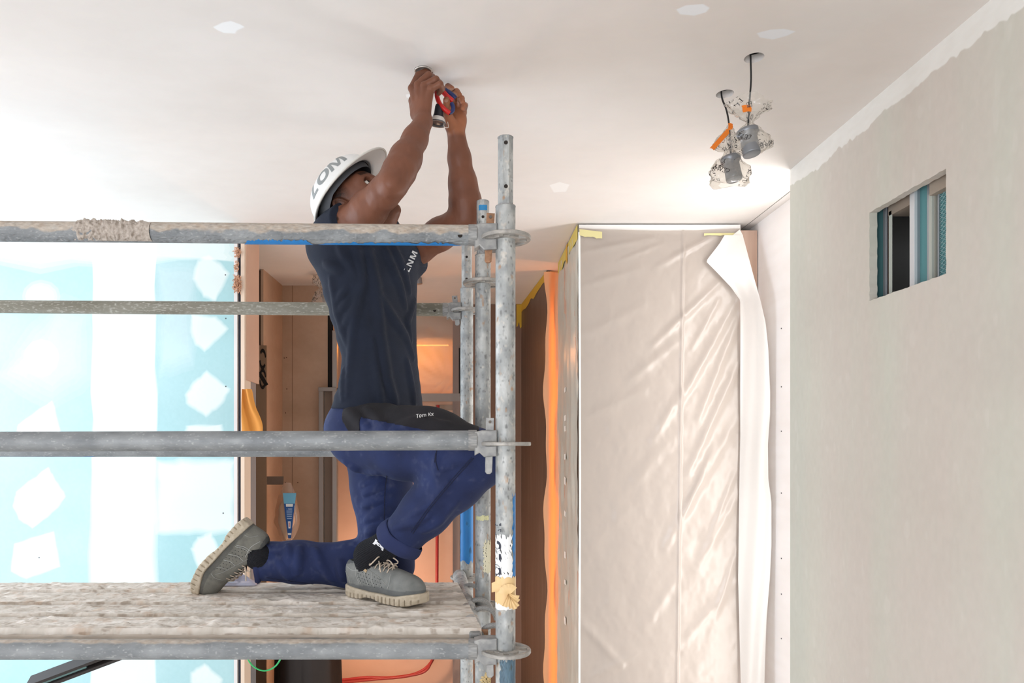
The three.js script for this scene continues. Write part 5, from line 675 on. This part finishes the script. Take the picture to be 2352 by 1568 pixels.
// ---------- socks and shoes ----------
{ const tabW = [[0, 0], [.006, .022], [.02, .031], [.05, .036], [.10, .034], [.14, .037], [.19, .046], [.225, .0475], [.255, .043], [.275, .034], [.288, .021], [.295, 0]];
  const wAt = x => { if (x <= 0 || x >= .295) return 0; for (let i = 0; i < tabW.length - 1; i++) if (x <= tabW[i + 1][0]) return mix(tabW[i][1], tabW[i + 1][1], sstep(0, 1, (x - tabW[i][0]) / (tabW[i + 1][0] - tabW[i][0])) * .4 + .6 * (x - tabW[i][0]) / (tabW[i + 1][0] - tabW[i][0])); return 0; };
  const zoff = x => .006 * Math.sin((x - .05) / .25 * Math.PI);
  const topY = x => .026 + .010 * sstep(.12, .0, x) + .012 * sstep(.2, .29, x), botY = x => .007 * sstep(.07, .1, x) * sstep(.16, .12, x) + .010 * sstep(.24, .295, x) + .004 * sstep(.03, 0, x);
  const foot = blend([ell(V(.048, .055, 0), .047, .062, .034), ell(V(.125, .052, .002), .08, .046, .036), ell(V(.215, .045, .003), .073, .043, .0455), cap(V(.095, .084, 0), V(.19, .058, .002), .030, .034), cap(V(.03, .088, 0), V(.075, .088, 0), .028, .03)], .022);
  const hole = ell(V(.068, .128, 0), .060, .058, .0265), heelIn = cap(V(.05, .09, 0), V(.085, .085, 0), .024, .024);
  const upperF = (x, y, z) => { let d = foot(x, y, z); d = smax(d, topY(x) - .008 - y, .003); d = smax(d, -hole.f(x, y, z), .005); return smax(d, -heelIn.f(x, y, z), .004); };
  const soleF = (x, y, z) => { const w = wAt(clamp(x, .0005, .2945)); let d = (Math.abs(z - zoff(x) * .5) - w - .0025) * .8; d = smax(d, Math.max(-x, x - .2965), .004); d = smax(d, Math.max(y - topY(x), botY(x) - y), .005); const per = .0165, q = Math.abs(((x + .004) % per) - per / 2) ; const g = Math.max(q - .0017, y - (x > .15 ? .021 : .016), -(Math.abs(z - zoff(x) * .5) - w + .004)); return smax(d, -g, .001); };
  const gu = nets(upperF, [-.01, .0, -.062], [.31, .14, .062], .0027), gs = nets(soleF, [-.012, -.005, -.064], [.31, .05, .064], .0024);
  const front = new THREE.Matrix4().makeBasis(V(.845, 0, .535), V(0, 1, 0), V(-.535, 0, .845)).setPosition(P(801, 1366, 2.10).setY(DY + .003));
  const rx = V(-.655, -.755, -.03).normalize(), ry = V(.755, -.655, .0), rz = rx.clone().cross(ry).normalize(); ry.crossVectors(rz, rx);
  const rear = new THREE.Matrix4().makeBasis(rx, ry, rz).setPosition(P(563, 1184, 2.13));
  const bend = (p, a) => { const x0 = .195; if (p.x <= x0 - .03) return p; const t = sstep(x0 - .03, x0 + .04, p.x) * a, dx = p.x - x0, dy = p.y - .01, c = Math.cos(t), s = Math.sin(t); return V(x0 + dx * c - dy * s, .01 + dx * s + dy * c, p.z); };
  const place = (g, m, a) => { g = g.clone(); const p = g.attributes.position, v = V(0, 0, 0); for (let i = 0; i < p.count; i++) { v.set(p.getX(i), p.getY(i), p.getZ(i)); const q = (a ? bend(v, a) : v.clone()).applyMatrix4(m); p.setXYZ(i, q.x, q.y, q.z); } g.computeVertexNormals(); return g; };
  const side = (x, y, s = 1) => { let z = s * .075; for (let i = 0; i < 90; i++) { const d = upperF(x, y, z); if (d < .0004) return V(x, y, z); z -= s * Math.max(d * .6, .0004); if (s * z < 0) return null; } return null; };
  const over = (x, z) => { let y = .15; for (let i = 0; i < 120; i++) { const d = upperF(x, y, z); if (d < .0004) return V(x, y, z); y -= Math.max(d * .6, .0004); if (y < .03) return null; } return null; };
  const suede = lin(0x70726f), suede2 = lin(0x8a8b87), wornc = lin(0x9a9c99), dk = lin(0x3d4146);
  paint(gu, (x, y, z) => { const n = fbm(x * 60, y * 60, z * 60, 3), w = fbm(x * 18, y * 18, z * 18, 3); let c = mixc(suede, suede2, clamp((n - .3) * 1.3)); c = mixc(c, wornc, clamp((w - .5) * 2.2) * .6); if (y < topY(x) + .013 - .006 * Math.cos(x * 20)) c = mixc(c, dk, .45); if (y > .105 - .2 * Math.max(0, .05 - x) && x < .09) c = mixc(c, dk, .7); if (Math.abs(z) < .022 && x > .085 && x < .17 && y > .07) c = mixc(c, dk, .5); return c; });
  const upM = std(0xffffff, .95, { vertexColors: true, bumpMap: tex(128, 128, grey((u, v) => fbm(u * 40, v * 40, 3, 3, 40, 40)), { srgb: false, repeat: [14, 14] }), bumpScale: .0008 }), upR = upM.clone(); upR.color.set(0xe6e0d6);
  const soleM = std(0xffffff, .8, { map: tex(128, 128, (u, v) => { const n = fbm(u * 12, v * 12, 3, 4, 12, 12); return mixc([168, 154, 132], [204, 192, 172], n); }, { repeat: [12, 12] }) });
  const stitchM = std(0xa9aaa6, .9), holeM = std(0x22262a, .95), laceM = std(0xcdbca9, .9), laceD = std(0x3b332f, .9);
  const stitch = (pts, s = 1) => { const c = new THREE.CatmullRomCurve3(pts.map(p => V(p[0], p[1], 0))), q = []; for (let i = 0; i <= 30; i++) { const a = c.getPoint(i / 30), b = side(a.x, a.y, s); if (b) { b.z += s * .0006; q.push(b); } } return q.length > 3 ? wire(q, .0008, q.length, 4) : null; };
  const panels = [[[.012, .075], [.03, .06], [.036, .042]], [[.06, .098], [.062, .07], [.075, .045]], [[.066, .097], [.068, .07], [.081, .045]], [[.098, .092], [.098, .07], [.112, .044]], [[.125, .083], [.124, .066], [.135, .044]], [[.15, .072], [.155, .058], [.165, .044]], [[.085, .1], [.12, .086], [.165, .068], [.185, .056]], [[.19, .085], [.196, .062], [.19, .045]], [[.02, .092], [.05, .083], [.085, .09]]];
  function shoe(m, a, um, label, bow) {
    const t = new THREE.Group(); t.name = 'shoe'; t.userData.label = label; person.add(t);
    wpart('upper', place(gu, m, a), um, t, 'grey suede upper'); wpart('sole', place(gs, m, a), soleM, t, 'beige rubber sole');
    const st = panels.map(p => stitch(p)).filter(Boolean); { const q = wpart('stitching', place(merge(st), m, a), stitchM, t); q.userData.kind = 'stuff'; }
    const hs = []; for (let i = 0; i < 9; i++) for (let j = 0; j < 4; j++) { const p = side(.066 + i * .0115 + j * .004, .086 - j * .0105 - i * .0022); if (p && p.y > topY(p.x) + .016) { const s = new THREE.SphereGeometry(.0013, 6, 5); s.translate(p.x, p.y, p.z); hs.push(s); } } { const q = wpart('perforations', place(merge(hs), m, a), holeM, t); q.userData.kind = 'stuff'; }
    const lace = []; for (let i = 0; i < 5; i++) { const x = .112 + i * .0155, L = over(x, -.019), R = over(x + .002, .021), R2 = over(x + .013, .021), M = over(x + .006, 0); if (!(L && R && R2 && M)) continue; for (const v of [L, R, R2, M]) v.y += .003; M.y += .002; lace.push(wire([R, M, L], .0019, 12, 6)); lace.push(wire([R2, M.clone().setY(M.y + .002), L], .0019, 12, 6)); const side1 = side(x + .002, R.y - .010); if (side1) { side1.z += .0018; lace.push(wire([R, side1], .0018, 6, 6)); } }
    for (const g of lace) wpart('lace', place(g, m, a), laceM, t);
    const k = over(bow ? .124 : .108, .006); if (k) { k.y += .008; const loops = bow ? [[V(0, 0, 0), V(.016, .012, .020), V(.004, -.006, .036), V(-.008, -.004, .018), V(0, 0, 0)], [V(0, 0, 0), V(.02, .010, -.012), V(.046, -.004, -.016), V(.03, -.008, -.004), V(0, 0, 0)], [V(0, 0, 0), V(.02, -.002, .022), V(.034, -.02, .034)], [V(0, 0, 0), V(.03, .0, -.004), V(.058, -.026, .004)]] : [[V(0, 0, 0), V(-.006, .02, .008), V(.008, .034, .012), V(.014, .016, .008), V(0, 0, 0)], [V(0, 0, 0), V(.006, .026, -.004), V(.028, .05, .004)], [V(0, 0, 0), V(.01, .02, .016), V(.036, .046, .018)]]; for (const l of loops) wpart('lace', place(wire(l.map(v => v.clone().multiplyScalar(bow ? 1.25 : 1).add(k)), .0021, 30, 6), m, 0), laceM, t); }
    { const p = side(.098, .088); if (p && bow) { const g = rbox(-.006, .006, -.0045, .0045, -.0012, .0012, .0008); g.rotateZ(-.5); g.translate(p.x, p.y, p.z + .0008); wpart('tag', place(g, m, a), std(0xb29a78, .6), t, 'small tan tag'); } }
    return t;
  }
  shoe(front, 0, upM, 'light grey suede work shoe, laced, flat on the platform', true);
  shoe(rear, .22, upR, 'darker grey suede work shoe with heel raised, on its toe', false);
  // socks
  const sock = (a, b, c, ra, rb, rc) => { const f = blend([cap(a, b, ra, rb), cap(b, c, rb, rc)], .02), ax = b.clone().sub(a).normalize(), u = V(0, 0, 1).cross(ax).normalize(), w = ax.clone().cross(u); return (x, y, z) => { const dx = x - a.x, dy = y - a.y, dz = z - a.z, an = Math.atan2(dx * u.x + dy * u.y + dz * u.z, dx * w.x + dy * w.y + dz * w.z); return f(x, y, z) + .0011 * Math.sin(an * 52); }; };
  const L = (m, x, y, z = 0) => V(x, y, z).applyMatrix4(m), sockM = std(0x14151b, .98, { bumpMap: fabricBump, bumpScale: .0008 });
  const sf = sock(AR.clone().addScaledVector(axR, -.06), L(front, .084, .125), L(front, .075, .07), .046, .044, .034), sr = sock(AL.clone().addScaledVector(axL, -.05), L(rear, .070, .115), L(rear, .066, .07), .044, .036, .03);
  const bb = (...v) => [[Math.min(...v.map(p => p.x)) - .07, Math.min(...v.map(p => p.y)) - .06, Math.min(...v.map(p => p.z)) - .07], [Math.max(...v.map(p => p.x)) + .07, Math.max(...v.map(p => p.y)) + .07, Math.max(...v.map(p => p.z)) + .07]];
  const s1 = wpart('sock', nets(sf, ...bb(AR, L(front, .075, .07)), .0026), sockM, person, 'ribbed black sock with a white emblem'); wpart('sock', nets(sr, ...bb(AL, L(rear, .066, .07)), .003), sockM, person, 'black sock');
  // white emblem on the front sock: two facing arcs crossing in an oval
  const em = [[[856, 1243], [860, 1238], [866, 1239], [869, 1244], [875, 1247], [884, 1252], [887, 1257], [884, 1260], [878, 1257], [876, 1263], [871, 1262], [872, 1256], [866, 1252], [860, 1250]]];
  const spine = [[863, 1245], [867, 1250], [872, 1254], [879, 1257]], q = [];
  const arc = (cx, cy, r, a0, a1, w, rot, fl) => { const o = [], i2 = []; for (let k = 0; k <= 10; k++) { const a = mix(a0, a1, k / 10), ww = w * (.5 + .9 * Math.abs(k / 10 - .5) * 2); for (const [l, rr2] of [[o, r + ww], [i2, r - ww]]) { const x = Math.cos(a) * rr2 * 1.2, y = Math.sin(a) * rr2; l.push([cx + x * Math.cos(rot) - y * Math.sin(rot), cy + x * Math.sin(rot) + y * Math.cos(rot)]); } } return [...o, ...i2.reverse()]; };
  const rot = .62; q.push(arc(871.5 + 6 * Math.sin(rot), 1251 - 6 * Math.cos(rot), 8, .35, Math.PI - .35, 1.9, rot), arc(871.5 - 6 * Math.sin(rot), 1251 + 6 * Math.cos(rot), 8, Math.PI + .35, Math.PI * 2 - .35, 1.9, rot)); for (const s of [-1, 1]) { const cx = 871.5 + s * 11.5 * Math.cos(rot), cy = 1251 + s * 11.5 * Math.sin(rot); q.push([[-2.6, -6], [2.6, -6], [1.8, 0], [2.6, 6], [-2.6, 6], [-1.8, 0]].map(([x, y]) => [cx + x * Math.cos(rot) - y * Math.sin(rot), cy + x * Math.sin(rot) + y * Math.cos(rot)])); }
  const e1 = decal('sock_emblem', q, sf, std(0xe8e8ea, .8, { side: THREE.DoubleSide }), person, .0022, 'white emblem knitted into the sock');
}
// ---------- hard hat ----------
{ const t = thing('hard_hat', 'white hard hat with grey letters on the worker\'s head', 'hard hat', [HO.x, HO.y, HO.z]);
  const rim = x => .046 + .09 * x, rad = (a, k = 1) => { const c = Math.cos(a), s = Math.sin(a), rx = (c > 0 ? .128 : .108) * k, rz = .118 * k; return 1 / hyp(c / rx, s / rz); };
  const dome = (a, v, off = 0) => { const e = v * Math.PI / 2, r = (rad(a) - off) * Math.pow(Math.cos(e), .7), x0 = Math.cos(a) * r, z0 = Math.sin(a) * r, base = rim(Math.cos(a) * rad(a)); return V(x0 - .006, base + (.082 - off) * Math.sin(e) * (1 - base * .2 / .082) + .004 * Math.exp(-Math.pow(z0 / .012, 2)) * Math.sin(e), z0); };
  const lip = a => .007 + .046 * Math.pow(Math.max(0, Math.cos(a)), 2.2);
  const HG = g => { g.applyMatrix4(HM); return g; };
  const white = phys(0xe9eae8, .38, { clearcoat: .3, side: THREE.DoubleSide });
  const outer = sheet(96, 40, (u, v) => { const a = u * Math.PI * 2; if (v < .2) { const s = v / .2, b = dome(a, 0), w = lip(a) * (1 - s); return V(b.x + Math.cos(a) * w, b.y - w * .22 + .002 * Math.sin(s * Math.PI), b.z + Math.sin(a) * w * .9); } return dome(a, (v - .2) / .8); });
  const inner = sheet(96, 40, (u, v) => { const a = u * Math.PI * 2; if (v < .2) { const s = v / .2, b = dome(a, 0, .003), w = lip(a) * (1 - s); return V(b.x + Math.cos(a) * w, b.y - w * .22 - .0025, b.z + Math.sin(a) * w * .9); } return dome(a, (v - .2) / .8, .003); });
  wpart('shell', HG(merge([outer, inner])), white, t, 'white plastic shell with a front peak');
  const edge = []; for (let i = 0; i <= 96; i++) { const a = i / 96 * Math.PI * 2, b = dome(a, 0), w = lip(a); edge.push(V(b.x + Math.cos(a) * w, b.y - w * .22 - .001, b.z + Math.sin(a) * w * .9)); } wpart('rim', HG(new THREE.TubeGeometry(new THREE.CatmullRomCurve3(edge, true), 120, .0032, 8, true)), phys(0xd9d7d0, .4), t);
  wpart('shade_liner', HG(sheet(72, 20, (u, v) => dome(u * Math.PI * 2, .03 + v * .9, .010))), std(0x3a3a3d, .9, { side: THREE.DoubleSide }), t, 'dark grey sheet standing in for the shade inside the shell');  // dark sheet added so the inside of the shell looks shaded
  const bandM = std(0x55585d, .7, { side: THREE.DoubleSide }); const bandR = a => { const c = Math.cos(a), s = Math.sin(a); return 1 / hyp(c / (c > 0 ? .112 : .095), s / .094); };
  const hb = wpart('headband', HG(sheet(72, 6, (u, v) => { const a = u * Math.PI * 2, r = bandR(a) + .002 * Math.sin(v * 3); return V(Math.cos(a) * r - .004, rim(Math.cos(a) * .12) - .012 + .036 * v - .028 * Math.max(0, -Math.cos(a)) * (1 - v), Math.sin(a) * r); })), bandM, t, 'grey headband inside the hat');
  for (let i = 0; i < 14; i++) { const a = .12 + i * .21, r = bandR(a) + .0012, g = new THREE.SphereGeometry(.0042, 8, 6); g.scale(1.6, .8, .4); g.rotateY(-a + Math.PI / 2); g.translate(Math.cos(a) * r - .004, rim(Math.cos(a) * .12) + .012, Math.sin(a) * r); wpart('slot', HG(g), std(0x141416, .9), hb); }
  for (const a of [.9, 2.2, 4.1, 5.4]) wpart('strap', HG(sheet(3, 16, (u, v) => { const p = dome(a + (u - .5) * .12, .05 + v * .9, .018); return p; })), std(0x2a2a2d, .9, { side: THREE.DoubleSide }), t);
  { const g = new THREE.SphereGeometry(.006, 10, 8); g.scale(.6, 1.4, .6); const p = dome(Math.PI - .1, .08); g.translate(p.x - .002, p.y, p.z); wpart('clip', HG(g), std(0x1d1d1f, .7), t, 'small black clip at the back'); }
  // lettering: grey bold italic letters worn at the edges, wrapped on the near side
  const letters = [[['L', 0]], [['O', .044]], [['M', .100]]]; const grey2 = std(0x8f9494, .6, { side: THREE.DoubleSide });
  for (const [[ch, off]] of letters) { const sh = font.generateShapes(ch, .062), pieces = []; for (const s of sh) { const pts = s.extractPoints(10), outl = pts.shape, holes = pts.holes; const sq = new THREE.Shape(outl); for (const h of holes) sq.holes.push(new THREE.Path(h)); let g = new THREE.ShapeGeometry(sq); g = g.toNonIndexed(); for (let k = 0; k < 3; k++) { const p = g.attributes.position, np = []; for (let i = 0; i < p.count; i += 3) { const A = V().fromBufferAttribute(p, i), B = V().fromBufferAttribute(p, i + 1), C = V().fromBufferAttribute(p, i + 2), ab = A.clone().lerp(B, .5), bc = B.clone().lerp(C, .5), ca = C.clone().lerp(A, .5); for (const v of [A, ab, ca, ab, B, bc, ca, bc, C, ab, bc, ca]) np.push(v.x, v.y, v.z); } g = new THREE.BufferGeometry(); g.setAttribute('position', new THREE.Float32BufferAttribute(np, 3)); } pieces.push(g); }
    const g = pieces.length > 1 ? mergeGeometries(pieces) : pieces[0], p = g.attributes.position; for (let i = 0; i < p.count; i++) { const u = (p.getX(i) + off + .15 * p.getY(i)) - .060, v = p.getY(i); const a = Math.PI / 2 - u / .118, q = dome(a, .20 + v / .062 * .36, -.0009); p.setXYZ(i, q.x, q.y, q.z); } g.computeVertexNormals(); wpart('letter', HG(g), grey2, t, 'large grey letter ' + ch); }
}
// ---------- what he holds ----------
{ const t = thing('downlight', 'black and white downlight held between the worker\'s two hands', 'lamp', P(1004, 285, 2.075).toArray()), c = P(1005, 284, 2.07), y0 = 0, s = 1;
  const lathe = (pts, n = 36) => { const g = new THREE.LatheGeometry(pts.map(p => new THREE.Vector2(...p)), n); g.rotateZ(-.12); g.rotateX(.05); g.translate(c.x, c.y, c.z); return g; };
  wpart('body', lathe([[.012, .055], [.0135, .05], [.0145, .03], [.0175, .016], [.018, .0155], [.0, .0155]]), std(0x22252c, .45), t, 'black lamp body');
  wpart('sleeve', lathe([[.0181, .0175], [.0215, .012], [.0252, .004], [.0258, .002]]), std(0xdedbd4, .5), t, 'white lower sleeve'); wpart('bezel', lathe([[.0258, .003], [.0275, .0005], [.027, -.0015], [.0215, -.001], [.020, .001]]), std(0x6e6f72, .35, { metalness: .6 }), t, 'metal bezel'); wpart('lens', lathe([[.0185, .0008], [.012, .003], [0, .004]]), std(0x3c3e43, .2), t, 'dark lens'); wpart('body_cap', lathe([[0, .056], [.0105, .055]]), std(0x22252c, .45), t);
  for (const a of [0, .8, 1.6]) { const g = box(-.004, .004, .021 + a * .004, .0222 + a * .004, .0152 - a * .0006, .0156 - a * .0006); g.translate(c.x + .004, c.y, c.z); wpart('print_line', g, std(0xa9b2c4, .5), t); }
  const k = P(1023, 283, 2.06); wpart('spring_clip', wire([k.clone().add(V(-.004, .006, 0)), k.clone().add(V(-.003, -.012, .002)), k.clone().add(V(.008, -.014, .002)), k.clone().add(V(.007, .004, 0))], .0011, 24, 6), std(0xd8d2c8, .3, { metalness: .6 }), t, 'wire spring clip'); }
{ const t = thing('pliers', 'pliers with red and blue handles in the worker\'s far hand', 'pliers', P(1015, 215, 2.09).toArray()), red = std(0xc8201c, .45), blue = std(0x1c2f66, .45);
  const h = (pts, r, m, l, flat2 = 1) => { wpart('handle', wire(pts.map(p => P(...p)), r, 40, 12), m, t, l); };
  h([[1004, 206, 2.075], [1004, 222, 2.065], [1011, 240, 2.06], [1022, 252, 2.06], [1033, 260, 2.065]], .0072, red, 'red grip'); h([[1031, 259, 2.068], [1038, 256, 2.072], [1041, 247, 2.078], [1038, 238, 2.085]], .0062, blue, 'blue grip end');
  h([[1006, 208, 2.085], [1016, 210, 2.085], [1027, 221, 2.092], [1040, 232, 2.098]], .0075, red, 'red grip'); h([[1016, 203, 2.095], [1028, 210, 2.10], [1040, 219, 2.108], [1046, 226, 2.112]], .0066, blue, 'blue grip');
  wpart('pivot', (() => { const g = new THREE.CylinderGeometry(.011, .011, .009, 20); g.rotateX(Math.PI / 2); const p = P(1000, 205, 2.075); g.translate(p.x, p.y, p.z); return g; })(), std(0x8b8e92, .35, { metalness: .7 }), t, 'steel pivot');
  wpart('jaw', wire([[1000, 204, 2.08], [992, 198, 2.085], [984, 193, 2.09]].map(p => P(...p)), .0055, 12, 8), std(0x8b8e92, .35, { metalness: .7 }), t, 'steel jaw'); }
{ const [x, d] = ceilAt(972, 162), g = new THREE.TorusGeometry(.0255, .0022, 8, 40); g.rotateX(Math.PI / 2); g.translate(x, CEIL - .0015, -d); whole('fixing_ring', g, std(0xc9c4bc, .35, { metalness: .5 }), 'metal ring at the ceiling hole above the worker\'s fingers', 'ring'); }
for (const o of scene.children) if (o.isLight) o.castShadow = true;
renderer.render(scene, camera);
